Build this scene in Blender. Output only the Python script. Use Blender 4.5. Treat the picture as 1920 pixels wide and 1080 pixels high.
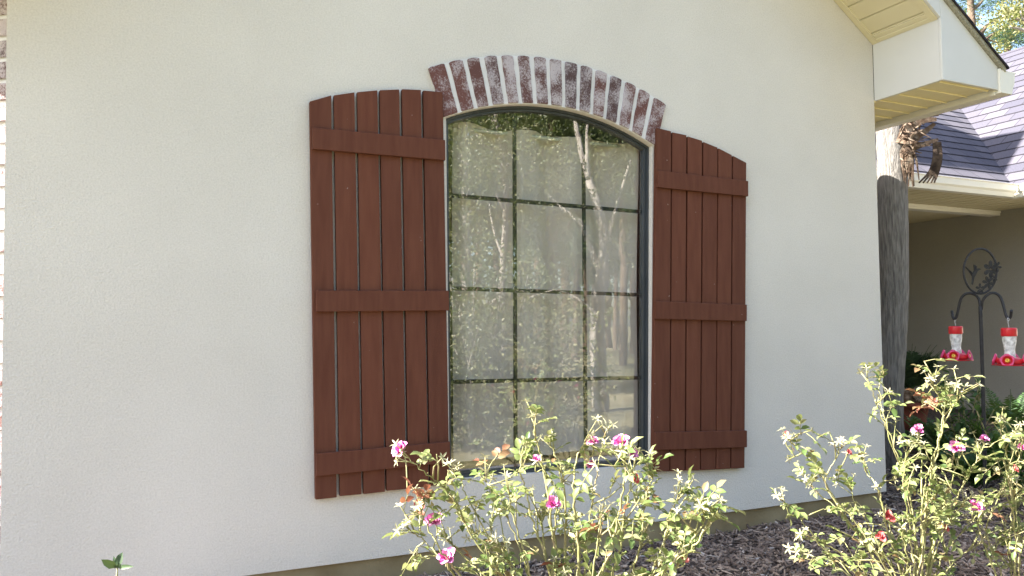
import bpy, bmesh, math, random
from mathutils import Vector, Matrix, noise
random.seed(11)
R = math.radians
scene = bpy.context.scene
COL = scene.collection
for o in list(bpy.data.objects):
    bpy.data.objects.remove(o, do_unlink=True)

# ------------------------------------------------------------------ camera
F, CX, CY = 1440.0, 960.0, 540.0
CAM = Vector((-0.6161, -3.3187, 1.1634))
RIGHT = Vector((0.9063, -0.4225, -0.0082))
DOWN = Vector((0.0132, 0.0477, -0.9988))
FWD = Vector((0.4224, 0.9051, 0.0488))
cd = bpy.data.cameras.new("camera")
cam = bpy.data.objects.new("camera", cd)
COL.objects.link(cam)
cd.sensor_width = 36
cd.lens = 36 * F / 1920
cd.clip_start = 0.05
cd.clip_end = 2000
cam.matrix_world = Matrix(((RIGHT.x, -DOWN.x, -FWD.x, CAM.x), (RIGHT.y, -DOWN.y, -FWD.y, CAM.y),
                           (RIGHT.z, -DOWN.z, -FWD.z, CAM.z), (0, 0, 0, 1)))
scene.camera = cam

# ------------------------------------------------------------------ sky, sun, exposure
SUN_EL, SUN_BACK = R(39.7), R(12.0)          # the sun stands left of and a little behind the gable wall
to_sun = Vector((-math.cos(SUN_EL) * math.cos(SUN_BACK), math.cos(SUN_EL) * math.sin(SUN_BACK), math.sin(SUN_EL)))
w = bpy.data.worlds.new("World")
scene.world = w
w.use_nodes = True
nt = w.node_tree
sky = nt.nodes.new("ShaderNodeTexSky")
sky.sky_type = 'NISHITA'
sky.sun_disc = False
sky.sun_elevation = SUN_EL
sky.sun_rotation = math.atan2(to_sun.x, to_sun.y)
sky.air_density = 1.0
sky.dust_density = 2.0
sky.ozone_density = 1.0
nt.links.new(sky.outputs[0], nt.nodes["Background"].inputs[0])
nt.nodes["Background"].inputs[1].default_value = 0.085
sl = bpy.data.lights.new("sun", 'SUN')
sl.energy = 5.0
sl.angle = R(0.5)
sl.color = (1.0, 0.95, 0.88)
so = bpy.data.objects.new("sun", sl)
COL.objects.link(so)
so.rotation_euler = to_sun.to_track_quat('Z', 'Y').to_euler()
so.location = (0, 0, 20)
vs = scene.view_settings
vs.view_transform = 'Standard'
vs.look = 'None'
vs.exposure = 2.62
vs.gamma = 1.0

# ------------------------------------------------------------------ measuring helpers
def ray(px, py):
    return RIGHT * ((px - CX) / F) + DOWN * ((py - CY) / F) + FWD
def at(px, py, D):
    return CAM + ray(px, py) * D
def onY(px, py, Y=0.0):
    r = ray(px, py)
    return CAM + r * ((Y - CAM.y) / r.y)
def mir(px, py, D):
    p = at(px, py, D)
    return Vector((p.x, -p.y, p.z))

# ------------------------------------------------------------------ object helpers
WORLD = {}
def register(o, loc):
    WORLD[o.name] = Vector(loc)
def thing(name, label, cat, loc=(0, 0, 0), group=None):
    o = bpy.data.objects.new(name, None)
    COL.objects.link(o)
    o.empty_display_size = 0.1
    o.location = loc
    o["label"] = label
    o["category"] = cat
    if group:
        o["group"] = group
    register(o, loc)
    return o
def tag(o, label, cat, group=None):
    o["label"] = label
    o["category"] = cat
    if group:
        o["group"] = group
    return o

class MB:
    def __init__(s):
        s.v, s.f, s.m, s.uv, s.sm = [], [], [], {}, []
    def face(s, idx, m=0, smooth=False):
        s.f.append(tuple(idx)); s.m.append(m); s.sm.append(smooth)
    def quad(s, a, b, c, d, m=0, uv=None, smooth=False):
        n = len(s.v)
        s.v += [Vector(a), Vector(b), Vector(c), Vector(d)]
        if uv:
            s.uv[len(s.f)] = uv
        s.face((n, n + 1, n + 2, n + 3), m, smooth)
    def tri(s, a, b, c, m=0):
        n = len(s.v)
        s.v += [Vector(a), Vector(b), Vector(c)]
        s.face((n, n + 1, n + 2), m)
    def hexa(s, p, m=0):
        """8 corners: bottom 4 (ccw from above), top 4"""
        n = len(s.v)
        s.v += [Vector(q) for q in p]
        for f in ((3, 2, 1, 0), (4, 5, 6, 7), (0, 1, 5, 4), (1, 2, 6, 5), (2, 3, 7, 6), (3, 0, 4, 7)):
            s.face([n + i for i in f], m)
    def box(s, x0, x1, y0, y1, z0, z1, m=0):
        s.hexa([(x0, y0, z0), (x1, y0, z0), (x1, y1, z0), (x0, y1, z0), (x0, y0, z1), (x1, y0, z1), (x1, y1, z1), (x0, y1, z1)], m)
    def prism(s, pts, off, m=0, caps=True):
        """closed polygon (list of 3D points) extruded by a vector"""
        n = len(s.v); k = len(pts); off = Vector(off)
        s.v += [Vector(p) for p in pts] + [Vector(p) + off for p in pts]
        if caps:
            s.face(range(n, n + k), m)
            s.face(range(n + 2 * k - 1, n + k - 1, -1), m)
        for i in range(k):
            j = (i + 1) % k
            s.face((n + j, n + i, n + k + i, n + k + j), m)
    def tube(s, pts, rad, sides=8, m=0, caps=True):
        pts = [Vector(p) for p in pts]
        if not isinstance(rad, (list, tuple)):
            rad = [rad] * len(pts)
        n0 = len(s.v)
        up = None
        for i, p in enumerate(pts):
            t = (pts[min(i + 1, len(pts) - 1)] - pts[max(i - 1, 0)])
            if t.length < 1e-9:
                t = Vector((0, 0, 1))
            t.normalize()
            if up is None:
                up = t.orthogonal().normalized()
            else:
                up = (up - t * up.dot(t))
                up = up.normalized() if up.length > 1e-6 else t.orthogonal().normalized()
            b = t.cross(up)
            for k in range(sides):
                a = 2 * math.pi * k / sides
                s.v.append(p + (up * math.cos(a) + b * math.sin(a)) * rad[i])
        for i in range(len(pts) - 1):
            for k in range(sides):
                a = n0 + i * sides + k; b = n0 + i * sides + (k + 1) % sides
                s.face((a, b, b + sides, a + sides), m, True)
        if caps:
            s.face([n0 + k for k in range(sides - 1, -1, -1)], m)
            e = n0 + (len(pts) - 1) * sides
            s.face([e + k for k in range(sides)], m)
    def lathe(s, c, prof, sides=20, m=0, axis=Vector((0, 0, 1))):
        """prof: (radius, height) pairs along axis from c"""
        c = Vector(c); axis = axis.normalized()
        u = axis.orthogonal().normalized(); b = axis.cross(u)
        n0 = len(s.v)
        for r, h in prof:
            for k in range(sides):
                a = 2 * math.pi * k / sides
                s.v.append(c + axis * h + (u * math.cos(a) + b * math.sin(a)) * r)
        for i in range(len(prof) - 1):
            for k in range(sides):
                a = n0 + i * sides + k; d = n0 + i * sides + (k + 1) % sides
                s.face((a, d, d + sides, a + sides), m, True)
        return n0
    def build(s, name, mats, parent=None, kind=None, bevel=0.0, seg=2):
        me = bpy.data.meshes.new(name)
        org = Vector((0, 0, 0))
        if parent is not None:
            org = WORLD[parent.name]
        me.from_pydata([v - org for v in s.v], [], s.f)
        if not isinstance(mats, (list, tuple)):
            mats = [mats]
        for mt in mats:
            me.materials.append(mt)
        me.polygons.foreach_set("material_index", s.m)
        me.polygons.foreach_set("use_smooth", s.sm)
        if s.uv:
            lay = me.uv_layers.new(name="uv")
            for p in me.polygons:
                u = s.uv.get(p.index)
                if u:
                    for li, c in zip(p.loop_indices, u):
                        lay.data[li].uv = c
        me.update()
        o = bpy.data.objects.new(name, me)
        COL.objects.link(o)
        if parent is not None:
            o.parent = parent
        register(o, org)
        if kind:
            o["kind"] = kind
        if bevel:
            b = o.modifiers.new("edge", 'BEVEL')
            b.width = bevel; b.segments = seg; b.limit_method = 'ANGLE'; b.angle_limit = R(40)
        return o

def smooth_path(pts, n=6):
    pts = [Vector(p) for p in pts]
    if len(pts) < 3:
        return [pts[0].lerp(pts[-1], i / n) for i in range(n + 1)]
    P = [pts[0] * 2 - pts[1]] + pts + [pts[-1] * 2 - pts[-2]]
    out = []
    for i in range(1, len(P) - 2):
        a, b, c, d = P[i - 1], P[i], P[i + 1], P[i + 2]
        for k in range(n):
            t = k / n
            out.append(0.5 * ((2 * b) + (c - a) * t + (2 * a - 5 * b + 4 * c - d) * t * t + (3 * b - a - 3 * c + d) * t ** 3))
    out.append(pts[-1])
    return out
def lin(a, b, n):
    return [a + (b - a) * i / (n - 1) for i in range(n)]

# ------------------------------------------------------------------ material helpers
def mat(name):
    m = bpy.data.materials.new(name)
    m.use_nodes = True
    t = m.node_tree
    return m, t, t.nodes["Principled BSDF"]
def N(t, typ, **kw):
    n = t.nodes.new(typ)
    for k, v in kw.items():
        if k.startswith("i_"):
            n.inputs[k[2:].replace("_", " ")].default_value = v
        else:
            setattr(n, k, v)
    return n
def ramp(t, fac, stops):
    r = t.nodes.new("ShaderNodeValToRGB")
    e = r.color_ramp.elements
    while len(e) < len(stops):
        e.new(0.5)
    for el, (p, c) in zip(e, stops):
        el.position = p
        el.color = (*c, 1) if len(c) == 3 else c
    t.links.new(fac, r.inputs[0])
    return r.outputs[0]
def noisy(name, stops, scale=8, detail=6, rough=0.8, bump=0.0, bscale=None, bdist=0.01, spec=0.3, coord="Object", stretch=None):
    m, t, p = mat(name)
    tc = N(t, "ShaderNodeTexCoord")
    src = tc.outputs[coord]
    if stretch:
        mp = N(t, "ShaderNodeMapping"); mp.inputs["Scale"].default_value = stretch
        t.links.new(src, mp.inputs[0]); src = mp.outputs[0]
    n = N(t, "ShaderNodeTexNoise"); n.inputs["Scale"].default_value = scale; n.inputs["Detail"].default_value = detail
    t.links.new(src, n.inputs[0])
    t.links.new(ramp(t, n.outputs[0], stops), p.inputs["Base Color"])
    p.inputs["Roughness"].default_value = rough
    p.inputs["Specular IOR Level"].default_value = spec
    if bump:
        n2 = N(t, "ShaderNodeTexNoise"); n2.inputs["Scale"].default_value = bscale or scale * 4; n2.inputs["Detail"].default_value = 8
        t.links.new(src, n2.inputs[0])
        b = N(t, "ShaderNodeBump"); b.inputs["Strength"].default_value = bump; b.inputs["Distance"].default_value = bdist
        t.links.new(n2.outputs[0], b.inputs["Height"])
        t.links.new(b.outputs[0], p.inputs["Normal"])
    return m

# stucco: fine sand finish, faint trowel mottling
def stucco_mat(name, a, b):
    m, t, p = mat(name)
    tc = N(t, "ShaderNodeTexCoord")
    n1 = N(t, "ShaderNodeTexNoise"); n1.inputs["Scale"].default_value = 1.6; n1.inputs["Detail"].default_value = 6
    n2 = N(t, "ShaderNodeTexNoise"); n2.inputs["Scale"].default_value = 95; n2.inputs["Detail"].default_value = 4
    n3 = N(t, "ShaderNodeTexNoise"); n3.inputs["Scale"].default_value = 150; n3.inputs["Detail"].default_value = 3
    for n in (n1, n2, n3):
        t.links.new(tc.outputs["Object"], n.inputs[0])
    mx = N(t, "ShaderNodeMix", data_type='FLOAT'); mx.inputs[0].default_value = 0.62
    t.links.new(n1.outputs[0], mx.inputs[2]); t.links.new(n3.outputs[0], mx.inputs[3])
    t.links.new(ramp(t, mx.outputs[0], [(0.36, a), (0.64, b)]), p.inputs["Base Color"])
    ad = N(t, "ShaderNodeMath", operation='ADD')
    t.links.new(n2.outputs[0], ad.inputs[0]); t.links.new(n3.outputs[0], ad.inputs[1])
    bp = N(t, "ShaderNodeBump"); bp.inputs["Strength"].default_value = 0.6; bp.inputs["Distance"].default_value = 0.0045
    t.links.new(ad.outputs[0], bp.inputs["Height"]); t.links.new(bp.outputs[0], p.inputs["Normal"])
    p.inputs["Roughness"].default_value = 0.95
    p.inputs["Specular IOR Level"].default_value = 0.15
    return m
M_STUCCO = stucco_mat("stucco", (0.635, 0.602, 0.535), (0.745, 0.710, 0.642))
M_STUCCO_SHADED = stucco_mat("shaded_wing_stucco", (0.33, 0.31, 0.265), (0.38, 0.36, 0.31))  # the house stucco darkened, porch shade put into its colour
M_FOUND = noisy("foundation_concrete", [(0.3, (0.25, 0.19, 0.10)), (0.7, (0.36, 0.29, 0.17))], 6, 8, 0.9, 0.5, 60, 0.005)
M_TRIM = noisy("painted_trim", [(0.3, (0.62, 0.62, 0.585)), (0.7, (0.67, 0.67, 0.635))], 3, 4, 0.5, 0.08, 200, 0.002)
M_VINYL = noisy("cream_vinyl", [(0.3, (0.66, 0.60, 0.39)), (0.7, (0.71, 0.65, 0.44))], 2, 4, 0.45, 0.05, 120, 0.002)  # cream pushed yellower to carry light bounced off the lawn
M_SOFFIT = noisy("bounce_lit_soffit_vinyl", [(0.3, (0.78, 0.70, 0.40)), (0.7, (0.82, 0.74, 0.45))], 2, 4, 0.45, 0.05, 120, 0.002)  # brighter, yellower vinyl: light bounced off the ground is put into its colour
M_METALCREAM = noisy("cream_gutter_paint", [(0.3, (0.74, 0.72, 0.62)), (0.7, (0.80, 0.78, 0.68))], 2, 4, 0.4)
M_GAPSHADE = noisy("gap_shade", [(0.3, (0.03, 0.028, 0.02)), (0.7, (0.05, 0.045, 0.03))], 4)  # near black, stands for the shade inside the soffit gaps
M_DRIP = noisy("drip_edge", [(0.35, (0.22, 0.22, 0.17)), (0.65, (0.42, 0.41, 0.33))], 90, 4, 0.7, 0.4, 200, 0.004)

# brown painted shutter wood with chips of bare filler and lint
def shutter_mat():
    m, t, p = mat("brown_shutter_paint")
    tc = N(t, "ShaderNodeTexCoord")
    mp = N(t, "ShaderNodeMapping"); mp.inputs["Scale"].default_value = (14, 14, 1.6)
    t.links.new(tc.outputs["Object"], mp.inputs[0])
    n = N(t, "ShaderNodeTexNoise"); n.inputs["Scale"].default_value = 3; n.inputs["Detail"].default_value = 8
    t.links.new(mp.outputs[0], n.inputs[0])
    base = ramp(t, n.outputs[0], [(0.3, (0.114, 0.039, 0.022)), (0.7, (0.146, 0.054, 0.031))])
    ge = N(t, "ShaderNodeNewGeometry")                     # every board took the paint a little differently
    tone = ramp(t, ge.outputs["Random Per Island"], [(0, (0.88, 0.88, 0.90)), (1, (1.12, 1.10, 1.08))])
    mt_ = N(t, "ShaderNodeMix", data_type='RGBA', blend_type='MULTIPLY'); mt_.inputs[0].default_value = 1.0
    t.links.new(base, mt_.inputs[6]); t.links.new(tone, mt_.inputs[7]); base = mt_.outputs[2]
    n2 = N(t, "ShaderNodeTexNoise"); n2.inputs["Scale"].default_value = 40; n2.inputs["Detail"].default_value = 3
    t.links.new(tc.outputs["Object"], n2.inputs[0])
    fl = ramp(t, n2.outputs[0], [(0.745, (0, 0, 0)), (0.775, (1, 1, 1))])
    mx = N(t, "ShaderNodeMix", data_type='RGBA')
    t.links.new(fl, mx.inputs[0]); t.links.new(base, mx.inputs[6]); mx.inputs[7].default_value = (0.30, 0.22, 0.19, 1)
    t.links.new(mx.outputs[2], p.inputs["Base Color"])
    n3 = N(t, "ShaderNodeTexNoise"); n3.inputs["Scale"].default_value = 60; n3.inputs["Detail"].default_value = 6
    t.links.new(mp.outputs[0], n3.inputs[0])
    n4 = N(t, "ShaderNodeTexNoise"); n4.inputs["Scale"].default_value = 220; n4.inputs["Detail"].default_value = 3
    t.links.new(tc.outputs["Object"], n4.inputs[0])
    ad = N(t, "ShaderNodeMath", operation='ADD')
    t.links.new(n3.outputs[0], ad.inputs[0]); t.links.new(n4.outputs[0], ad.inputs[1])
    bp = N(t, "ShaderNodeBump"); bp.inputs["Strength"].default_value = 0.35; bp.inputs["Distance"].default_value = 0.002
    t.links.new(ad.outputs[0], bp.inputs["Height"]); t.links.new(bp.outputs[0], p.inputs["Normal"])
    p.inputs["Roughness"].default_value = 0.7
    p.inputs["Specular IOR Level"].default_value = 0.18
    return m
M_SHUT = shutter_mat()

# old brick with scrubbed lime wash; each brick (mesh island) has its own tone
def brick_mat(name, wash=0.5):
    m, t, p = mat(name)
    tc = N(t, "ShaderNodeTexCoord")
    ge = N(t, "ShaderNodeNewGeometry")
    col = ramp(t, ge.outputs["Random Per Island"], [(0.0, (0.115, 0.052, 0.045)), (0.35, (0.155, 0.062, 0.05)), (0.6, (0.085, 0.048, 0.046)), (0.8, (0.14, 0.056, 0.046)), (1.0, (0.075, 0.045, 0.044))])
    n = N(t, "ShaderNodeTexNoise"); n.inputs["Scale"].default_value = 105; n.inputs["Detail"].default_value = 10; n.inputs["Roughness"].default_value = 0.85
    t.links.new(tc.outputs["Object"], n.inputs[0])
    nb = N(t, "ShaderNodeTexNoise"); nb.inputs["Scale"].default_value = 11; nb.inputs["Detail"].default_value = 5
    t.links.new(tc.outputs["Object"], nb.inputs[0])
    sub = N(t, "ShaderNodeMath", operation='MULTIPLY_ADD'); sub.inputs[1].default_value = 0.6; 
    t.links.new(nb.outputs[0], sub.inputs[0]); t.links.new(n.outputs[0], sub.inputs[2])
    s2 = N(t, "ShaderNodeMath", operation='MULTIPLY_ADD'); s2.inputs[1].default_value = 0.07
    t.links.new(ge.outputs["Random Per Island"], s2.inputs[0]); t.links.new(sub.outputs[0], s2.inputs[2])
    mr = N(t, "ShaderNodeMapRange"); mr.inputs[1].default_value = 0.775 + wash; mr.inputs[2].default_value = 0.92 + wash
    mr.inputs[3].default_value = 0.0; mr.inputs[4].default_value = 0.85
    t.links.new(s2.outputs[0], mr.inputs[0])
    mx = N(t, "ShaderNodeMix", data_type='RGBA')
    t.links.new(mr.outputs[0], mx.inputs[0]); t.links.new(col, mx.inputs[6]); mx.inputs[7].default_value = (0.56, 0.51, 0.52, 1)
    t.links.new(mx.outputs[2], p.inputs["Base Color"])
    bp = N(t, "ShaderNodeBump"); bp.inputs["Strength"].default_value = 0.6; bp.inputs["Distance"].default_value = 0.006
    t.links.new(n.outputs[0], bp.inputs["Height"]); t.links.new(bp.outputs[0], p.inputs["Normal"])
    p.inputs["Roughness"].default_value = 0.9
    return m
M_BRICK = brick_mat("limewashed_brick", 0.008)
M_BRICK_PIER = brick_mat("old_red_brick", -0.03)  # more white wash, painting sun glare over the pier bricks
M_MORTAR = noisy("white_mortar", [(0.3, (0.68, 0.67, 0.65)), (0.7, (0.78, 0.77, 0.75))], 20, 6, 0.95, 0.6, 90, 0.006)
M_FRAME = noisy("bronze_frame", [(0.3, (0.035, 0.042, 0.046)), (0.7, (0.055, 0.064, 0.07))], 5, 4, 0.35, spec=0.5)
M_MUNTIN = noisy("muntin_bar", [(0.3, (0.018, 0.02, 0.016)), (0.7, (0.03, 0.033, 0.027))], 60, 4, 0.4)

def glass_mat():
    m, t, p = mat("window_glass")
    t.nodes.remove(p)
    out = t.nodes["Material Output"]
    tr = N(t, "ShaderNodeBsdfTransparent"); tr.inputs[0].default_value = (0.985, 0.99, 0.985, 1)
    gl = N(t, "ShaderNodeBsdfGlossy"); gl.inputs["Roughness"].default_value = 0.0
    ge = N(t, "ShaderNodeNewGeometry")                     # Schlick reflectance, the same on both faces of the sheet
    dt = N(t, "ShaderNodeVectorMath", operation='DOT_PRODUCT')
    t.links.new(ge.outputs["Normal"], dt.inputs[0]); t.links.new(ge.outputs["Incoming"], dt.inputs[1])
    ab = N(t, "ShaderNodeMath", operation='ABSOLUTE'); t.links.new(dt.outputs["Value"], ab.inputs[0])
    om = N(t, "ShaderNodeMath", operation='SUBTRACT'); om.inputs[0].default_value = 1.0; t.links.new(ab.outputs[0], om.inputs[1])
    pw = N(t, "ShaderNodeMath", operation='POWER'); pw.inputs[1].default_value = 5.0; t.links.new(om.outputs[0], pw.inputs[0])
    fr = N(t, "ShaderNodeMath", operation='MULTIPLY_ADD'); fr.inputs[1].default_value = 0.87; fr.inputs[2].default_value = 0.13
    t.links.new(pw.outputs[0], fr.inputs[0])
    tc = N(t, "ShaderNodeTexCoord")
    n = N(t, "ShaderNodeTexNoise"); n.inputs["Scale"].default_value = 5; n.inputs["Detail"].default_value = 1
    t.links.new(tc.outputs["Object"], n.inputs[0])
    bp = N(t, "ShaderNodeBump"); bp.inputs["Strength"].default_value = 0.012; bp.inputs["Distance"].default_value = 0.02
    t.links.new(n.outputs[0], bp.inputs["Height"]); t.links.new(bp.outputs[0], gl.inputs["Normal"])
    mx = N(t, "ShaderNodeMixShader")
    t.links.new(fr.outputs[0], mx.inputs[0]); t.links.new(tr.outputs[0], mx.inputs[1]); t.links.new(gl.outputs[0], mx.inputs[2])
    t.links.new(mx.outputs[0], out.inputs[0])
    return m
M_GLASS = glass_mat()

def fabric_mat():
    m, t, p = mat("sheer_curtain")
    out = t.nodes["Material Output"]
    tc = N(t, "ShaderNodeTexCoord")
    n = N(t, "ShaderNodeTexNoise"); n.inputs["Scale"].default_value = 2.2; n.inputs["Detail"].default_value = 5
    t.links.new(tc.outputs["Object"], n.inputs[0])
    t.links.new(ramp(t, n.outputs[0], [(0.3, (0.62, 0.555, 0.475)), (0.7, (0.76, 0.69, 0.61))]), p.inputs["Base Color"])
    p.inputs["Roughness"].default_value = 0.9
    tl = N(t, "ShaderNodeBsdfTranslucent"); tl.inputs[0].default_value = (0.6, 0.58, 0.52, 1)
    mx = N(t, "ShaderNodeMixShader"); mx.inputs[0].default_value = 0.08
    t.links.new(p.outputs[0], mx.inputs[1]); t.links.new(tl.outputs[0], mx.inputs[2]); t.links.new(mx.outputs[0], out.inputs[0])
    return m
M_CURT = fabric_mat()
M_ROOM = noisy("dim_room_paint", [(0.3, (0.16, 0.15, 0.13)), (0.7, (0.20, 0.19, 0.16))], 2)
M_ROD = noisy("pale_metal_rod", [(0.3, (0.5, 0.53, 0.47)), (0.7, (0.6, 0.63, 0.56))], 20, 3, 0.3)

def shingle_mat():
    m, t, p = mat("asphalt_shingle")
    uv = N(t, "ShaderNodeUVMap")
    br = N(t, "ShaderNodeTexBrick")
    br.offset = 0.5; br.squash = 1.0
    br.inputs["Color1"].default_value = (0.054, 0.052, 0.072, 1); br.inputs["Color2"].default_value = (0.10, 0.092, 0.112, 1)
    br.inputs["Mortar"].default_value = (0.02, 0.018, 0.025, 1)
    br.inputs["Scale"].default_value = 1.0; br.inputs["Mortar Size"].default_value = 0.006
    br.inputs["Brick Width"].default_value = 0.30; br.inputs["Row Height"].default_value = 0.19
    t.links.new(uv.outputs[0], br.inputs[0])
    n = N(t, "ShaderNodeTexNoise"); n.inputs["Scale"].default_value = 70; n.inputs["Detail"].default_value = 5
    t.links.new(uv.outputs[0], n.inputs[0])
    mx = N(t, "ShaderNodeMix", data_type='RGBA', blend_type='MULTIPLY'); mx.inputs[0].default_value = 0.8
    t.links.new(br.outputs[0], mx.inputs[6])
    t.links.new(ramp(t, n.outputs[0], [(0.3, (0.65, 0.65, 0.65)), (0.7, (1.2, 1.2, 1.2))]), mx.inputs[7])
    t.links.new(mx.outputs[2], p.inputs["Base Color"])
    bp = N(t, "ShaderNodeBump"); bp.inputs["Strength"].default_value = 0.4; bp.inputs["Distance"].default_value = 0.004
    t.links.new(n.outputs[0], bp.inputs["Height"]); t.links.new(bp.outputs[0], p.inputs["Normal"])
    p.inputs["Roughness"].default_value = 0.95
    return m
M_SHINGLE = shingle_mat()

def leaf_mat(name, stops, trans=0.35, tcol=(0.25, 0.35, 0.06), rough=0.5, island=True):
    m, t, p = mat(name)
    out = t.nodes["Material Output"]
    ge = N(t, "ShaderNodeNewGeometry")
    c = ramp(t, ge.outputs["Random Per Island"], stops)
    t.links.new(c, p.inputs["Base Color"])
    p.inputs["Roughness"].default_value = rough
    p.inputs["Specular IOR Level"].default_value = 0.35
    tl = N(t, "ShaderNodeBsdfTranslucent")
    mc = N(t, "ShaderNodeMix", data_type='RGBA', blend_type='MIX'); mc.inputs[0].default_value = 0.5
    t.links.new(c, mc.inputs[6]); mc.inputs[7].default_value = (*tcol, 1)
    t.links.new(mc.outputs[2], tl.inputs[0])
    mx = N(t, "ShaderNodeMixShader"); mx.inputs[0].default_value = trans
    t.links.new(p.outputs[0], mx.inputs[1]); t.links.new(tl.outputs[0], mx.inputs[2]); t.links.new(mx.outputs[0], out.inputs[0])
    return m
M_ROSELEAF = leaf_mat("rose_leaf", [(0, (0.07, 0.12, 0.035)), (0.25, (0.15, 0.20, 0.06)), (0.6, (0.22, 0.26, 0.095)), (0.92, (0.28, 0.29, 0.14)), (1, (0.24, 0.14, 0.07))], 0.34, (0.36, 0.38, 0.13), 0.42)
M_BRONZELEAF = leaf_mat("bronze_rose_leaf", [(0, (0.16, 0.05, 0.035)), (0.5, (0.24, 0.10, 0.06)), (1, (0.22, 0.15, 0.07))], 0.3, (0.4, 0.15, 0.08))
M_CANE = noisy("rose_cane", [(0.3, (0.20, 0.21, 0.07)), (0.55, (0.30, 0.28, 0.13)), (0.75, (0.34, 0.25, 0.16))], 22, 5, 0.6, 0.3, 120, 0.003)
M_SEPAL = leaf_mat("rose_sepal", [(0, (0.30, 0.30, 0.16)), (1, (0.42, 0.38, 0.26))], 0.25, (0.4, 0.4, 0.2))
def petal_mat():
    m, t, p = mat("rose_petal")
    ge = N(t, "ShaderNodeNewGeometry")
    tc = N(t, "ShaderNodeTexCoord")
    n = N(t, "ShaderNodeTexNoise"); n.inputs["Scale"].default_value = 60; n.inputs["Detail"].default_value = 3
    t.links.new(tc.outputs["Object"], n.inputs[0])
    inner = ramp(t, ge.outputs["Random Per Island"], [(0, (0.46, 0.012, 0.14)), (0.6, (0.54, 0.03, 0.25)), (1, (0.60, 0.13, 0.36))])
    mx = N(t, "ShaderNodeMix", data_type='RGBA')
    t.links.new(ge.outputs["Backfacing"], mx.inputs[0]); t.links.new(inner, mx.inputs[6])
    t.links.new(ramp(t, n.outputs[0], [(0.35, (0.55, 0.07, 0.30)), (0.66, (0.72, 0.36, 0.54))]), mx.inputs[7])
    t.links.new(mx.outputs[2], p.inputs["Base Color"])
    p.inputs["Roughness"].default_value = 0.6
    return m
M_PETAL = petal_mat()
M_REDPETAL = noisy("faded_red_petal", [(0.3, (0.45, 0.04, 0.05)), (0.7, (0.55, 0.16, 0.14))], 60, 3, 0.7)
M_FERN = leaf_mat("fern_frond", [(0, (0.025, 0.06, 0.02)), (0.6, (0.05, 0.11, 0.03)), (1, (0.08, 0.16, 0.04))], 0.3)
M_SAGO = leaf_mat("sago_leaflet", [(0, (0.02, 0.045, 0.02)), (1, (0.045, 0.08, 0.035))], 0.1)
M_DRYLEAF = leaf_mat("dry_frond", [(0, (0.22, 0.16, 0.09)), (1, (0.34, 0.26, 0.16))], 0.2, (0.4, 0.3, 0.15))
M_TERRA = noisy("terracotta", [(0.3, (0.12, 0.036, 0.022)), (0.7, (0.17, 0.053, 0.034))], 10, 5, 0.8, 0.2, 80, 0.003)
M_IRON = noisy("dark_iron", [(0.3, (0.014, 0.015, 0.017)), (0.7, (0.03, 0.03, 0.033))], 40, 4, 0.6, 0.2, 200, 0.001, spec=0.4)
M_RED = noisy("red_plastic", [(0.3, (0.52, 0.012, 0.02)), (0.7, (0.60, 0.02, 0.03))], 5, 2, 0.3, spec=0.5)
M_PINK = noisy("pink_plastic", [(0.3, (0.60, 0.05, 0.16)), (0.7, (0.66, 0.09, 0.22))], 5, 2, 0.35)
M_YELLOW = noisy("yellow_plastic", [(0.3, (0.65, 0.38, 0.04)), (0.7, (0.72, 0.46, 0.07))], 5, 2, 0.4)
M_WIRE = noisy("pale_wire", [(0.3, (0.45, 0.46, 0.47)), (0.7, (0.55, 0.56, 0.57))], 5, 2, 0.35)
def bottle_mat():
    m, t, p = mat("clear_bottle")
    p.inputs["Base Color"].default_value = (0.88, 0.90, 0.90, 1)
    p.inputs["Roughness"].default_value = 0.08
    out = t.nodes["Material Output"]
    tr = N(t, "ShaderNodeBsdfTransparent"); tr.inputs[0].default_value = (0.93, 0.95, 0.95, 1)
    tc = N(t, "ShaderNodeTexCoord")
    wv = N(t, "ShaderNodeTexNoise"); wv.inputs["Scale"].default_value = 34; wv.inputs["Detail"].default_value = 3
    t.links.new(tc.outputs["Object"], wv.inputs[0])
    f = ramp(t, wv.outputs[0], [(0.35, (0.25, 0.25, 0.25)), (0.65, (0.8, 0.8, 0.8))])
    mx = N(t, "ShaderNodeMixShader")
    t.links.new(f, mx.inputs[0]); t.links.new(tr.outputs[0], mx.inputs[1]); t.links.new(p.outputs[0], mx.inputs[2])
    t.links.new(mx.outputs[0], out.inputs[0])
    return m
M_BOTTLE = bottle_mat()
M_PALM = noisy("palm_bark", [(0.32, (0.14, 0.13, 0.12)), (0.5, (0.24, 0.225, 0.205)), (0.68, (0.34, 0.32, 0.29))], 14, 10, 0.95, 1.0, 30, 0.02, stretch=(6, 6, 0.55))
M_PALMFIBRE = noisy("palm_fibre", [(0.3, (0.06, 0.036, 0.022)), (0.5, (0.14, 0.095, 0.065)), (0.7, (0.32, 0.26, 0.20))], 18, 6, 0.95, 0.5, 80, 0.006)
M_BARK_PALE = noisy("pale_bark", [(0.3, (0.24, 0.21, 0.18)), (0.7, (0.44, 0.40, 0.35))], 5, 7, 0.9, 0.5, 30, 0.02)
M_BARK_DARK = noisy("pine_bark", [(0.3, (0.08, 0.055, 0.04)), (0.7, (0.19, 0.14, 0.10))], 6, 8, 0.95, 0.8, 24, 0.03)
M_OAKLEAF = leaf_mat("oak_leaf", [(0, (0.055, 0.075, 0.03)), (0.5, (0.11, 0.13, 0.055)), (1, (0.21, 0.21, 0.11))], 0.35, rough=0.35)
M_PALELEAF = leaf_mat("pale_tree_leaf", [(0, (0.10, 0.12, 0.04)), (0.5, (0.19, 0.20, 0.09)), (1, (0.30, 0.29, 0.15))], 0.3, rough=0.35)
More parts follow.
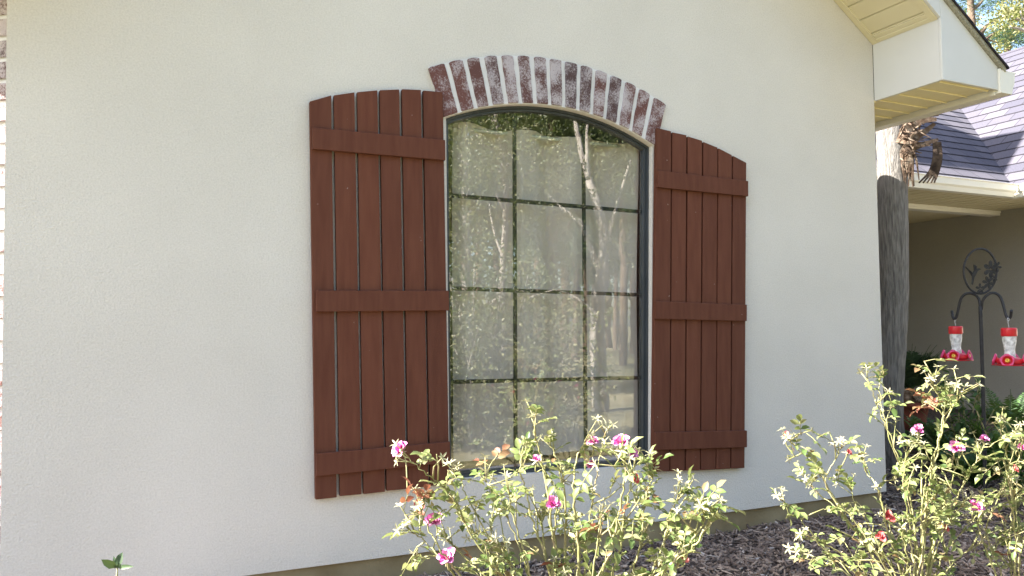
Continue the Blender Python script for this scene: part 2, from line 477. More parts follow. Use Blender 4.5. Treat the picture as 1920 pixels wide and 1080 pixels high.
M_TUFT = leaf_mat("pale_tuft_leaf", [(0, (0.12, 0.125, 0.04)), (1, (0.22, 0.20, 0.09))], 0.3)
M_PINELEAF = leaf_mat("pine_needles", [(0, (0.02, 0.045, 0.02)), (0.6, (0.04, 0.075, 0.03)), (1, (0.07, 0.10, 0.04))], 0.2)

# ------------------------------------------------------------------ ground
def ground():
    m, t, p = mat("lawn_and_soil")
    tc = N(t, "ShaderNodeTexCoord")
    n = N(t, "ShaderNodeTexNoise"); n.inputs["Scale"].default_value = 0.35; n.inputs["Detail"].default_value = 8
    n2 = N(t, "ShaderNodeTexNoise"); n2.inputs["Scale"].default_value = 14; n2.inputs["Detail"].default_value = 6
    for q in (n, n2):
        t.links.new(tc.outputs["Object"], q.inputs[0])
    mx = N(t, "ShaderNodeMix", data_type='FLOAT'); mx.inputs[0].default_value = 0.5
    t.links.new(n.outputs[0], mx.inputs[2]); t.links.new(n2.outputs[0], mx.inputs[3])
    t.links.new(ramp(t, mx.outputs[0], [(0.36, (0.085, 0.088, 0.038)), (0.5, (0.19, 0.17, 0.095)), (0.62, (0.28, 0.24, 0.15))]), p.inputs["Base Color"])
    p.inputs["Roughness"].default_value = 0.95; p.inputs["Specular IOR Level"].default_value = 0.1
    b = MB()
    nx = 60
    xs = [-600, -300, -120] + [-60 + i * 3 for i in range(41)] + [120, 300, 600]
    for i in range(len(xs)):
        for j in range(len(xs)):
            x, y = xs[i], xs[j]
            z = -0.03
            if y < -8:
                z += -0.01 * min(40, -y - 8) + 0.25 * noise.noise(Vector((x * 0.08, y * 0.08, 0)))
            b.v.append(Vector((x, y, z)))
    k = len(xs)
    for i in range(k - 1):
        for j in range(k - 1):
            b.face((i * k + j, (i + 1) * k + j, (i + 1) * k + j + 1, i * k + j + 1), 0, True)
    b.build("ground", m, kind="structure")
ground()
M_MULCHSOIL = noisy("mulch_soil", [(0.3, (0.035, 0.026, 0.022)), (0.5, (0.09, 0.068, 0.058)), (0.7, (0.15, 0.115, 0.10))], 40, 8, 0.95, 1.0, 70, 0.02)
def gz(x, y):
    return 0.035 + 0.022 * noise.noise(Vector((x * 1.3, y * 1.3, 3.0))) - 0.03 * max(0, min(1, -y / 2.0))
b = MB()
nx, ny = 110, 70
for i in range(nx + 1):
    for j in range(ny + 1):
        x = -4 + 13.0 * i / nx; y = -2.6 + 7.6 * j / ny
        z = gz(x, y) + 0.008 * noise.noise(Vector((x * 12, y * 12, 0)))
        if i in (0, nx) or j in (0, ny):
            z = -0.06
        b.v.append(Vector((x, y, z)))
for i in range(nx):
    for j in range(ny):
        a = i * (ny + 1) + j
        b.face((a, a + ny + 1, a + ny + 2, a + 1), 0, True)
b.build("mulch_bed", M_MULCHSOIL, kind="structure")
m, t, p = mat("mulch_chips")
ge = N(t, "ShaderNodeNewGeometry")
t.links.new(ramp(t, ge.outputs["Random Per Island"], [(0, (0.07, 0.05, 0.042)), (0.4, (0.17, 0.125, 0.10)), (0.8, (0.29, 0.225, 0.18)), (0.97, (0.40, 0.32, 0.26)), (1, (0.55, 0.52, 0.50))]), p.inputs["Base Color"])
p.inputs["Roughness"].default_value = 0.9
M_CHIP = m
b = MB()
rc = random.Random(5)
for i in range(24000):
    x = rc.uniform(-0.6, 5.2); y = -1.5 + 1.75 * rc.random() if x < 3.5 else rc.uniform(-1.5, 2.6)
    if x < 3.42 and y > 0.0:
        y = rc.uniform(-1.2, 0)
    L = rc.uniform(0.009, 0.034) * (1.5 if rc.random() < 0.08 else 1); W = rc.uniform(0.0025, 0.007); T = rc.uniform(0.0015, 0.004)
    a = rc.uniform(0, math.pi); tl = rc.gauss(0, 0.3); tw = rc.gauss(0, 0.5)
    Mx = Matrix.Translation((x, y, gz(x, y) + rc.uniform(0.002, 0.018))) @ Matrix.Rotation(a, 4, 'Z') @ Matrix.Rotation(tl, 4, 'Y') @ Matrix.Rotation(tw, 4, 'X')
    s1, s2 = rc.uniform(.4, 1), rc.uniform(.4, 1)
    c = [(-L, -W * s1, -T), (L, -W * s2, -T), (L * .9, W * s2, -T), (-L * .85, W * s1, -T), (-L, -W * s1, T), (L, -W * s2, T), (L * .9, W * s2, T), (-L * .85, W * s1, T)]
    b.hexa([Mx @ Vector(q) for q in c])
b.build("mulch_chips", M_CHIP, kind="stuff")

# ------------------------------------------------------------------ the gabled stucco house
XL, XR, XM = -1.112, 3.43, 1.159
SL = 0.70
def soff(x):      # underside of the rake soffit
    return 2.905 + SL * ((XR - x) if x > XM else (x - XL))
def top(x):       # roof deck line
    return soff(x) + 0.125
house = thing("stucco_house", "cream stucco gable of a house with an arched window between two brown board shutters", "house", (XM, 0, 0))

ACX, ACZ, AR = 1.152, 0.8935, 1.3535
def arc(x, r=AR, cz=ACZ, cx=ACX):
    return cz + math.sqrt(max(0, r * r - (x - cx) ** 2))
def hole_pts(Y=0.0, ins=0.0, n=24):
    """outline of the window opening, inset, counter clockwise seen from the front"""
    bl = Vector((0.612 + ins, Y, 0.466 + ins)); br = Vector((1.716 - ins, Y, 0.442 + ins))
    xr = 1.757 - ins; xl = 0.602 + ins
    pts = [bl, br]
    for i in range(n + 1):
        x = xr + (xl - xr) * i / n
        pts.append(Vector((x, Y, arc(x, AR - ins))))
    return pts
def wall_bottom(x):
    return 0.163 - 0.0065 * (x + 0.25)
def make_wall():
    bm = bmesh.new()
    xs = [XL, XR, XR, XM, XL]
    outer = [Vector((-1.103, 0, wall_bottom(XL))), Vector((XR, 0, wall_bottom(XR))), Vector((XR, 0, soff(XR) + .04)), Vector((XM, 0, soff(XM) + .04)), Vector((-1.130, 0, soff(XL) + .04))]
    hole = hole_pts()
    def ring(pts):
        vv = [bm.verts.new(p) for p in pts]
        return vv, [bm.edges.new((vv[i], vv[(i + 1) % len(vv)])) for i in range(len(vv))]
    ov, oe = ring(outer)
    hv, he = ring(hole)
    bmesh.ops.triangle_fill(bm, use_beauty=True, use_dissolve=False, edges=oe + he)
    b = MB()
    bm.verts.index_update()
    b.v = [v.co.copy() for v in bm.verts]
    for f in bm.faces:
        idx = [v.index for v in f.verts]
        if f.normal.y > 0:
            idx.reverse()
        b.face(idx)
    bm.free()
    D = 0.075
    k = len(hole)
    for i in range(k):                                      # reveal round the opening
        p, q = hole[i], hole[(i + 1) % k]
        b.quad(p, q, q + Vector((0, D, 0)), p + Vector((0, D, 0)), 0)
    # returns down the sides and along the bottom drip edge
    for (p, q) in ((outer[0], outer[1]), (outer[1], outer[2]), (outer[4], outer[0])):
        dep = 0.12 if p is outer[0] else (2.75 if p is outer[1] else 0.02)
        b.quad(q, p, p + Vector((0, dep, 0)), q + Vector((0, dep, 0)), 0)
    return b.build("wall", M_STUCCO, house)
make_wall()
b = MB()
b.box(XL + .02, XR - .02, 0.02, 0.25, -0.2, 0.20)
b.box(XR - .25, XR - .02, 0.25, 3.2, -0.2, 0.20)
b.build("foundation", M_FOUND, house)
# dim room behind the window
b = MB()
x0, x1, y0, y1, z0, z1 = 0.30, 2.4, 0.0762, 3.0, 0.3, 2.42
b.quad((x0, y1, z0), (x1, y1, z0), (x1, y1, z1), (x0, y1, z1))
b.quad((x0, y0, z0), (x0, y1, z0), (x0, y1, z1), (x0, y0, z1))
b.quad((x1, y0, z0), (x1, y1, z0), (x1, y1, z1), (x1, y0, z1))
b.quad((x0, y0, z0), (x1, y0, z0), (x1, y1, z0), (x0, y1, z0))
b.quad((x0, y0, z1), (x1, y0, z1), (x1, y1, z1), (x0, y1, z1))
# inner face of the wall around the opening
hp = hole_pts(0.0762)
o4 = [Vector((x0, .0762, z0)), Vector((x1, .0762, z0))]
b.quad((x0, .0762, z0), (x1, .0762, z0), hp[1], hp[0])
b.quad((x1, .0762, z0), (x1, .0762, z1), hp[2], hp[1])
b.quad((x0, .0762, z1), (x0, .0762, z0), hp[0], hp[-1])
for i in range(2, len(hp) - 1):
    a, c = hp[i], hp[i + 1]
    b.quad(a, (a.x if i > 2 else x1, .0762, z1), (c.x if i < len(hp) - 2 else x0, .0762, z1), c)
b.build("room", M_ROOM, house)

# window: frame > pane, muntin grid, inner sash line
def ring_prism(b, Y0, Y1, ins0, ins1, m=0):
    A0, A1 = hole_pts(Y0, ins0), hole_pts(Y0, ins1)
    B0, B1 = hole_pts(Y1, ins0), hole_pts(Y1, ins1)
    k = len(A0)
    for i in range(k):
        j = (i + 1) % k
        b.quad(A0[i], A0[j], A1[j], A1[i], m)
        b.quad(A1[i], A1[j], B1[j], B1[i], m)
        b.quad(B1[i], B1[j], B0[j], B0[i], m)
b = MB()
ring_prism(b, 0.030, 0.0745, 0.001, 0.012)
ring_prism(b, 0.040, 0.0745, 0.0125, 0.024)
win = b.build("window", M_FRAME, house, bevel=0.0015, seg=1)
win["label"] = "arched window with dark bronze frame and twelve panes"
pg = hole_pts(0.056, 0.018)
b = MB()
b.prism(list(reversed(pg)), (0, 0.004, 0))
b.build("pane", M_GLASS, win)
b = MB()
for (x, xb) in ((0.9835, 0.977), (1.3755, 1.368)):
    zt = arc(x, AR - .02)
    xt = x + (x - xb) / 1.1 * 0.35
    q = [(xb - .0095, .468), (xb + .0095, .468), (xt + .0095, zt), (xt - .0095, zt)]
    b.prism([Vector((px, .066, pz)) for px, pz in q], (0, 0.008, 0))
for (za, zb) in ((1.781, 1.761), (1.341, 1.319), (0.903, 0.884)):
    q = [(.62, za - .0095), (1.745 - .012 * (2 - za), zb - .0095), (1.745 - .012 * (2 - za), zb + .0095), (.62, za + .0095)]
    b.prism([Vector((px, .0635, pz)) for px, pz in q], (0, 0.011, 0))
b.build("muntin_grid", M_MUNTIN, win)
b = MB()
b.box(.64, 1.70, .085, .16, .44, .478)
b.build("inner_sill", M_TRIM, win, bevel=.003)

# brick arch: 15 voussoirs in one piece of masonry
b = MB()
rb = random.Random(3)
nb = 15
eR, eCZ = 1.6407, 0.8407
thL = math.atan2(0.515 - ACX, arc(0.600) - ACZ)
i0, i1 = 0.588, 1.770
e0, e1 = 0.512, 1.838
pts_i = [0.588 + (1.770 - 0.588) * k / 60 for k in range(61)]
def ip(f):
    x = i0 + (i1 - i0) * f
    return Vector((x, 0, arc(x, AR + .001)))
def ep(f):
    x = e0 + (e1 - e0) * f
    return Vector((x, 0, eCZ + math.sqrt(eR ** 2 - (x - ACX) ** 2)))
K = 60
mort = MB()
poly = [ip(k / K) for k in range(K + 1)] + [ep(k / K) for k in range(K, -1, -1)]
for k in range(K):
    a, c, d, e = ip(k / K), ip((k + 1) / K), ep((k + 1) / K), ep(k / K)
    o = Vector((0, -0.010, 0))
    mort.quad(a + o, c + o, d + o, e + o, 1)
    mort.quad(e + o, d + o, d, e, 1)
    mort.quad(c + o, a + o, a + Vector((0, .03, 0)), c + Vector((0, .03, 0)), 1)
mort.quad(ip(0) + Vector((0, -.01, 0)), ep(0) + Vector((0, -.01, 0)), ep(0), ip(0), 1)
mort.quad(ep(1) + Vector((0, -.01, 0)), ip(1) + Vector((0, -.01, 0)), ip(1), ep(1), 1)
for i in range(nb):
    g = 0.0095
    fa = i / nb + (g if i > 0 else 0) + rb.uniform(-.002, .002); fb = (i + 1) / nb - (g if i < nb - 1 else 0) + rb.uniform(-.002, .002)
    A, Bq, Cq, Dq = ip(fa), ip(fb), ep(fb), ep(fa)
    wob = lambda: Vector((rb.uniform(-.002, .002), 0, rb.uniform(-.002, .002)))
    n = 7
    side1 = [A.lerp(Dq, k / n) + wob() for k in range(n + 1)]
    side2 = [Bq.lerp(Cq, k / n) + wob() for k in range(n + 1)]
    side1[0] = A.lerp(Dq, .012); side2[0] = Bq.lerp(Cq, .012)
    # round off the outer corners of the hand-made brick
    side1[-1] = A.lerp(Dq, 0.972 + rb.uniform(0, .012)); side2[-1] = Bq.lerp(Cq, 0.972 + rb.uniform(0, .012))
    tops = [side2[-1].lerp(Cq, .75).lerp(Dq, .16), Cq.lerp(Dq, .5) + wob(), side1[-1].lerp(Dq, .75).lerp(Cq, .16)]
    outl = side1[::-1][::-1]
    loop = side2 + tops + side1[::-1]
    dep = -0.0165 - rb.uniform(0, .004)
    off = Vector((0, dep, 0))
    mort.prism([p + off for p in loop], (0, -dep - 0.002, 0), 0)
mort.build("brick_arch", [M_BRICK, M_MORTAR], house, bevel=0.003, seg=2)

# shutters: boards > battens
def quad_board(b, tl, tr, br, bl, Y0, Y1):
    """pixel corners of the front face, laid on the plane Y0 and run back to Y1"""
    f = [onY(*q, Y0) for q in (tl, tr, br, bl)]
    b.prism([f[3], f[2], f[1], f[0]], (0, Y1 - Y0, 0))
def shutter(label, topx, topy, botx, boty, battens):
    b = MB()
    for i in range(6):
        dy = random.uniform(-.002, .002)
        quad_board(b, (topx[2 * i], topy[2 * i]), (topx[2 * i + 1], topy[2 * i + 1]), (botx[2 * i + 1], boty[2 * i + 1]), (botx[2 * i], boty[2 * i]), -0.032 + dy, -0.008)
    s = b.build("shutter", M_SHUT, house, bevel=0.0025, seg=2)
    s["label"] = label
    for q in battens:
        c = MB()
        quad_board(c, *q, -0.052, -0.0325)
        c.build("batten", M_SHUT, s, bevel=0.0025, seg=2)
    return s
shutter("wide brown board shutter left of the window",
        (581.1, 621.2, 626.3, 664.8, 670.0, 707.8, 712.4, 748.8, 754.0, 789.4, 794.0, 830.5), (190, 178.5, 178.5, 172.8, 172.6, 169, 168.8, 167.4, 167, 168.3, 169.3, 172.5),
        (591.7, 631.6, 637.4, 678.2, 681.9, 722.2, 725.5, 762.2, 766.6, 804.0, 807.4, 843), (937, 932.8, 930.5, 926.8, 926.7, 922, 920.5, 917, 916, 912.3, 911, 907.5),
        (((586, 238.5), (835, 262.2), (835.5, 300.4), (586, 279)), ((593.3, 544.4), (842, 545), (842.5, 582.2), (593.3, 584.4)), ((593.3, 851), (844, 828.3), (844.5, 867.5), (593.3, 893.3))))
shutter("narrow looking brown board shutter right of the window",
        (1231.8, 1258.6, 1261, 1287.3, 1290.2, 1316.6, 1319.5, 1345.5, 1347.8, 1372.6, 1374.8, 1399.6), (239.5, 246, 247.8, 253.3, 255.6, 263.6, 266, 276.5, 277.8, 290.8, 292, 305),
        (1224.0, 1255.3, 1257.3, 1284.0, 1286.6, 1312.5, 1314.7, 1341.8, 1344, 1369.5, 1371.8, 1396.2), (884.6, 883.8, 883.6, 882.9, 882.7, 881.9, 881.7, 880.5, 880.3, 879, 878.9, 877.5),
        (((1234, 319), (1403.3, 339.3), (1403.3, 368), (1234, 351)), ((1229, 564.4), (1400.8, 571.2), (1400.6, 602), (1229, 598)), ((1228.7, 810.7), (1401, 807.4), (1401, 838.7), (1228.7, 844))))

# eaves, both sides of the gable: boxed returns, rake soffit, fascia, roof and gutter
OV = -0.46
BOXZ = 2.54
XE = 3.925                      # outer face of the eave fascia
YB = 3.35
def mirx(p, s):
    return Vector((p[0] if s > 0 else 2 * XM - p[0], p[1], p[2]))
def sprism(b, pts, off, s, m=0):
    q = [mirx(p, s) for p in pts]
    if s < 0:
        q.reverse()
    b.prism(q, off, m)
for s in (1, -1):
    # boxed return, front and side cheeks
    b = MB()
    sprism(b, [(XR + .001, OV, BOXZ), (XE, OV, BOXZ), (XE, OV, top(XE) - .004), (XR + .001, OV, soff(XR) + .12)], (0, 0.018, 0), s)
    sprism(b, [(XR + .001, OV + .0185, BOXZ), (XR + .019, OV + .0185, BOXZ), (XR + .019, OV + .0185, soff(XR) + .1), (XR + .001, OV + .0185, soff(XR) - .004)], (0, -OV - .0195, 0), s)
    # sloping rake fascia above the return
    sprism(b, [(XR - .001, OV, soff(XR - .001) - .006), (XR - .001, OV, top(XR) - .004), (XM, OV, top(XM) - .004), (XM, OV, soff(XM) - .006)], (0, 0.018, 0), -s if False else s)
    b.build("eave_return", M_TRIM, house, bevel=.003)
    # rake soffit panels with their seams, trim strips along wall and fascia
    b = MB()
    n = 25
    xs = [XR] + lin(XR - .055, XM, n - 1)
    for i in range(n - 1):
        xa, xb = xs[i] - .005, xs[i + 1] + .003
        if i == 0:
            xa = XR - .045
        b.prism([mirx((xa, OV + .05, soff(xa) - .002), s), mirx((xb, OV + .05, soff(xb) - .002), s), mirx((xb, OV + .05, soff(xb) + .010), s), mirx((xa, OV + .05, soff(xa) + .010), s)], (0, -OV - .085, 0), 0)
    for (ya, yb, dz) in ((OV + .0185, OV + .056, .012), (-.042, -.0015, .012)):
        b.prism([mirx((XR, ya, soff(XR) - dz), s), mirx((XM, ya, soff(XM) - dz), s), mirx((XM, ya, soff(XM) + .002), s), mirx((XR, ya, soff(XR) + .002), s)], (0, yb - ya, 0), 0)
    # end strip against the boxed return
    for xa, xb, dz in ((XR - .0005, XR - .022, .011), (XR - .024, XR - .045, .006)):
        b.prism([mirx((xa, OV + .057, soff(xa) - dz), s), mirx((xb, OV + .057, soff(xb) - dz), s), mirx((xb, OV + .057, soff(xb)), s), mirx((xa, OV + .057, soff(xa)), s)], (0, -OV - .1, 0), 0)
    b.build("rake_soffit", M_VINYL, house, bevel=.0015, seg=1)
    b = MB()
    b.prism([mirx((XR, OV + .02, soff(XR) + .011), s), mirx((XM, OV + .02, soff(XM) + .011), s), mirx((XM, OV + .02, soff(XM) + .02), s), mirx((XR, OV + .02, soff(XR) + .02), s)], (0, -OV - .03, 0), 0)
    b.prism([mirx((XR + .02, OV + .02, BOXZ + .02), s), mirx((XE, OV + .02, BOXZ + .02), s), mirx((XE, OV + .02, BOXZ + .03), s), mirx((XR + .02, OV + .02, BOXZ + .03), s)], (0, YB, 0), 0)
    b.build("soffit_gap_shade", M_GAPSHADE, house)  # dark sheets behind the soffit seams paint the shade in the gaps
    # level eave soffit: panels across, raised seams between them
    b = MB()
    y = OV + .0195
    i = 0
    while y < YB - .2:
        ye = y + .132 if i else -.4075
        i += 1
        b.box(min(mirx((XR + .022, 0, 0), s).x, mirx((XE - .036, 0, 0), s).x), max(mirx((XR + .022, 0, 0), s).x, mirx((XE - .036, 0, 0), s).x), y, ye - .010, BOXZ + .004, BOXZ + .012)
        xa, xb = mirx((XR + .022, 0, 0), s).x, mirx((XE - .036, 0, 0), s).x
        b.box(min(xa, xb), max(xa, xb), ye - .016, ye - .003, BOXZ - .004, BOXZ + .0035)
        y = ye
    xa, xb = mirx((XR + .0015, 0, 0), s).x, mirx((XR + .020, 0, 0), s).x
    b.box(min(xa, xb), max(xa, xb), .0015, YB, BOXZ - .006, BOXZ + .010)
    b.build("eave_soffit", M_SOFFIT, house, bevel=.0015, seg=1)
    # fascia and gutter along the eave
    b = MB()
    prof = [(XE + .002, 2.522), (XE + .105, 2.522), (XE + .118, 2.56), (XE + .132, 2.585), (XE + .140, 2.648), (XE + .150, 2.652), (XE + .150, 2.660), (XE + .130, 2.660), (XE + .124, 2.59), (XE + .108, 2.565), (XE + .097, 2.532), (XE + .012, 2.532), (XE + .012, 2.668), (XE + .002, 2.668)]
    sprism(b, [(x, OV - .012, z) for x, z in prof], (0, YB - OV, 0), s)
    cap = [prof[i] for i in (0, 1, 2, 3, 4, 5, 6)] + [(XE + .002, 2.660)]
    sprism(b, [(x, OV - .014, z) for x, z in cap], (0, .0015, 0), s)
    b.build("gutter", M_METALCREAM, house, bevel=.001, seg=1)
    b = MB()
    sprism(b, [(XE + .0005, OV + .019, 2.512), (XE - .016, OV + .019, 2.512), (XE - .016, OV + .019, 2.64), (XE + .0005, OV + .019, 2.655)][::-1], (0, YB - OV - .03, 0), s)
    b.build("fascia", M_METALCREAM, house, bevel=.001, seg=1)
    # roof slab: metal drip edge below, shingles stepped above
    b = MB()
    xe = XE + .045
    sprism(b, [(xe, OV - .022, top(xe) - .002), (XM, OV - .022, top(XM) - .002), (XM, OV - .022, top(XM) + .022), (xe, OV - .022, top(xe) + .022)], (0, 9.0, 0), s, 1)
    Ls = math.hypot(xe - XM, (xe - XM) * SL)
    nc = int(Ls / .19)
    for k in range(nc + 1):
        fa, fb = k * .19 / Ls, min(1.0, (k + 1) * .19 / Ls + .01)
        xa, xb = xe + .012 + (XM - xe - .012) * fa, xe + .012 + (XM - xe - .012) * fb
        P = [(xa, OV - .034, top(xa) + .034), (xa, 8.9, top(xa) + .034), (xb, 8.9, top(xb) + .026), (xb, OV - .034, top(xb) + .026)]
        uv = [(0, k * .19 + .001), (9.4, k * .19 + .001), (9.4, k * .19 + .189), (0, k * .19 + .189)]
        q = [mirx(p, s) for p in P]
        b.quad(*q, 0, uv)
        lo = [Vector((p.x, p.y, p.z - .013)) for p in q]
        b.quad(q[1], q[0], lo[0], lo[1], 0, [(0, k * .19)] * 4)
        b.quad(q[0], q[3], lo[3], lo[0], 0, [(0, k * .19)] * 4)
    b.build("roof", [M_SHINGLE, M_DRIP], house)
# unseen block added behind the gable, outlined to throw shade on the wing roof
b = MB()
b.prism([(3.5, 3.30, 2.0), (3.5, 9.0, 2.0), (3.5, 9.0, 6.6), (3.5, 5.6, 6.8), (3.5, 4.52, 8.23), (3.5, 4.36, 8.46), (3.5, 3.72, 8.34), (3.5, 3.56, 7.40), (3.5, 3.32, 6.1)], (-4.9, 0, 0))
b.build("shade_caster", M_STUCCO, house)

# brick pier splayed off the left corner of the gable
pier = thing("brick_pier", "old brick pier in sunlight at the far left edge beside the stucco wall", "brick wall", (-1.2, 0.1, 0))
a0 = Vector((-1.106, 0.03, 0)); dr = Vector((-0.80, 0.60, 0)).normalized(); nn = Vector((-0.60, -0.80, 0))
b = MB()
rb = random.Random(8)
Hc = 0.0815
def pq(u, z, d):
    return a0 + dr * u + nn * d + Vector((0, 0, z))
b.hexa([pq(0, -.1, -.1), pq(.62, -.1, -.1), pq(.62, -.1, 0), pq(0, -.1, 0), pq(0, 2.52, -.1), pq(.62, 2.52, -.1), pq(.62, 2.52, 0), pq(0, 2.52, 0)], 1)
for k in range(32):
    z = -.1 + k * Hc
    u = -.002 if k % 2 else -.004
    for L in ((.20, .20, .20) if k % 2 else (.095, .20, .20)):
        j = rb.uniform(-.004, .004)
        b.hexa([pq(u, z, .001), pq(u + L, z, .001), pq(u + L, z, .012 + j), pq(u, z, .012 + j), pq(u, z + .064, .001), pq(u + L, z + .064, .001), pq(u + L, z + .064, .012 + j), pq(u, z + .064, .012 + j)], 0)
        u += L + .012
b.build("wall", [M_BRICK_PIER, M_MORTAR], pier, bevel=.003, seg=1)

# ------------------------------------------------------------------ curtain and rod inside the window
b = MB()
nx, nz = 140, 40
rcu = random.Random(2)
xa, xb = 0.685, 1.742
def fold(x, z):
    ph = 2 * math.pi * (x - .815) / .335
    am = .040 * (0.6 + .4 * (z - .5) / 1.6)
    s = math.sin(ph + .5 * math.sin(z * 1.7 + x * 3)) * am + .010 * math.sin(ph * 2.3 + z * 1.1) + .006 * noise.noise(Vector((x * 9, z * 1.4, 1)))
    return .150 + s
for j in range(nz + 1):
    for i in range(nx + 1):
        u = i / nx
        zt = 2.148 + .010 * math.sin(2 * math.pi * ((xa + (xb - xa) * u) - .73) / .335) + .003 * noise.noise(Vector((u * 30, 0, 0)))
        zb = .515 + .006 * math.sin(u * 21)
        z = zt + (zb - zt) * j / nz
        x = xa + (xb - .022 * (1 - (z - .5) / 1.6) - xa) * u + .006 * math.sin(z * 3.1) * u
        b.v.append(Vector((x, fold(x, z), z)))
for j in range(nz):
    for i in range(nx):
        a = j * (nx + 1) + i
        b.face((a, a + nx + 1, a + nx + 2, a + 1), 0, True)
cur = b.build("curtain", M_CURT)
tag(cur, "pale gathered sheer curtain hanging behind the arched window glass", "curtain")
b = MB()
b.tube([(0.45, .150, 2.128), (1.1, .150, 2.1265), (1.95, .150, 2.122)], .009, 10)
b.lathe((0.45, .150, 2.128), [(0, -.04), (.016, -.03), (.019, -.012), (.010, 0)], 10, 0, Vector((1, 0, 0)))
b.lathe((1.95, .150, 2.122), [(.010, 0), (.019, .012), (.016, .03), (0, .04)], 10, 0, Vector((1, 0, 0)))
tag(b.build("curtain_rod", M_ROD), "thin pale rod carrying the curtain inside the window arch", "curtain rod")

# ------------------------------------------------------------------ porch wing to the right
Xi, Ye, ze, PT = 8.19, 2.10, 2.665, 0.87
wing = thing("porch_wing", "shaded porch wing under lilac grey shingles beyond the palm trunk", "house", (8, 3, 0))
XB, YW = 9.03, 2.80
b = MB()                                   # back wall of the porch and its right-hand return
b.box(3.44, 11.6, 4.35, 4.5, -.1, 2.62)
b.box(XB + .02, XB + .16, -2.5, 4.345, -.1, 2.62)
b.build("wall", M_STUCCO_SHADED, wing)
b = MB()                                   # soffits: in front of the beam, porch ceiling, right eave
b.box(3.9, XB - .01, Ye + .02, YW - .002, 2.555, 2.575)
b.box(3.45, XB + .015, YW + .14, 4.345, 2.555, 2.575)
b.box(Xi + .02, XB + .015, -2.5, Ye + .015, 2.555, 2.575)
for k in range(30):
    x = 3.95 + k * .17
    if x < XB - .05:
        b.box(x, x + .012, Ye + .03, YW - .01, 2.550, 2.5545)
b.build("soffit", M_VINYL, wing)
b = MB()
b.box(3.44, XB + .015, YW, YW + .135, 2.495, 2.56)
b.box(3.44, XB + .012, YW - .012, YW - .001, 2.53, 2.552)
b.build("beam", M_METALCREAM, wing, bevel=.004)
# gutters along both eaves
b = MB()
def gut(b, pts, dirn, length):
    b.prism(pts, Vector(dirn) * length)
pr = [(0, 2.545), (.085, 2.545), (.10, 2.59), (.12, 2.61), (.127, 2.672), (.137, 2.676), (.137, 2.684), (.118, 2.684), (.112, 2.62), (.0, 2.60)]
b.prism([(3.9, Ye - u, z) for u, z in pr], (Xi - .137 - 3.9, 0, 0))
b.prism([(Xi - u, -2.6, z) for u, z in pr][::-1], (0, Ye + 2.6 - .137 + .137, 0))
b.build("gutter", M_METALCREAM, wing, bevel=.001, seg=1)
# roof: two slopes meeting in a valley; stepped courses
b = MB()
VL = math.hypot(1, PT)
crs = .19 / VL
nA = int(4.2 / crs)
for k in range(nA):
    t0, t1 = k * crs - .03, (k + 1) * crs - .03 + .004
    q = [Vector((3.8, Ye + t0, ze + PT * t0 + .016)), Vector((Xi + t0, Ye + t0, ze + PT * t0 + .016)), Vector((Xi + t1, Ye + t1, ze + PT * t1 + .003)), Vector((3.8, Ye + t1, ze + PT * t1 + .003))]
    v0 = k * .19
    b.quad(*q, 0, [(q[0].x, v0 + .001), (q[1].x, v0 + .001), (q[2].x, v0 + .189), (q[3].x, v0 + .189)])
    lo = [v - Vector((0, 0, .016)) for v in q]
    b.quad(q[1], q[0], lo[0], lo[1], 0, [(0, v0)] * 4)
nB = int(3.1 / crs)
for k in range(nB):
    t0, t1 = k * crs - .03, (k + 1) * crs - .03 + .004
    q = [Vector((Xi + t0, Ye + t0, ze + PT * t0 + .016)), Vector((Xi + t0, -3, ze + PT * t0 + .016)), Vector((Xi + t1, -3, ze + PT * t1 + .003)), Vector((Xi + t1, Ye + t1, ze + PT * t1 + .003))]
    v0 = k * .19 + 19.0
    b.quad(*q, 0, [(-q[0].y + 50, v0 + .001), (-q[1].y + 50, v0 + .001), (-q[2].y + 50, v0 + .189), (-q[3].y + 50, v0 + .189)])
    lo = [v - Vector((0, 0, .016)) for v in q]
    b.quad(q[1], q[0], lo[0], lo[1], 0, [(0, v0)] * 4)
tr = nB * crs - .03
xr, zr = Xi + tr, ze + PT * tr
b.quad((xr, Ye + tr, zr + .003), (xr, -3, zr + .003), (xr + tr, -3, ze), (xr + tr, Ye + tr + 3, ze), 0, [(0, 0), (1, 0), (1, 1), (0, 1)])
b.tube([(xr, -3, zr + .0), (xr, 8, zr + .0)], .03, 6)
tA = nA * crs - .03
b.quad((3.8, Ye + tA, ze + PT * tA), (Xi + tA, Ye + tA, ze + PT * tA), (Xi + tA, Ye + 2 * tA, ze), (3.8, Ye + 2 * tA, ze), 0, [(0, 0), (1, 0), (1, 1), (0, 1)])
b.build("roof", M_SHINGLE, wing)

# ------------------------------------------------------------------ palm trunk behind the corner
DP = 6.0
palm = thing("palm_tree", "grey palm trunk just behind the house corner with torn brown boots hanging under the eave", "palm tree", (4.62, 0.86, 0))
b = MB()
prof = [(1656, 1728, 930), (1657, 1706, 880), (1658, 1694, 820), (1656, 1692, 740), (1654, 1697, 650), (1651, 1701, 560), (1649, 1701, 460), (1648, 1700, 380), (1647, 1699, 320), (1645, 1697, 260), (1643, 1697, 200), (1642, 1696, 130)]
pts, rad = [], []
for l, r, y in prof:
    # hidden left side: keep the trunk about 20 cm thick
    l2 = min(l, r - 50)
    pts.append(at((l2 + r) / 2, y, DP)); rad.append((r - l2) / 2 / F * DP)
pts.insert(0, pts[0] - Vector((0, 0, .35))); rad.insert(0, rad[0] * 1.15)
sp = smooth_path(pts, 5)
n0 = len(sp)
rr = []
for i in range(n0):
    f = i / (n0 - 1) * (len(rad) - 1); a = int(min(f, len(rad) - 2)); rr.append(rad[a] + (rad[a + 1] - rad[a]) * (f - a))
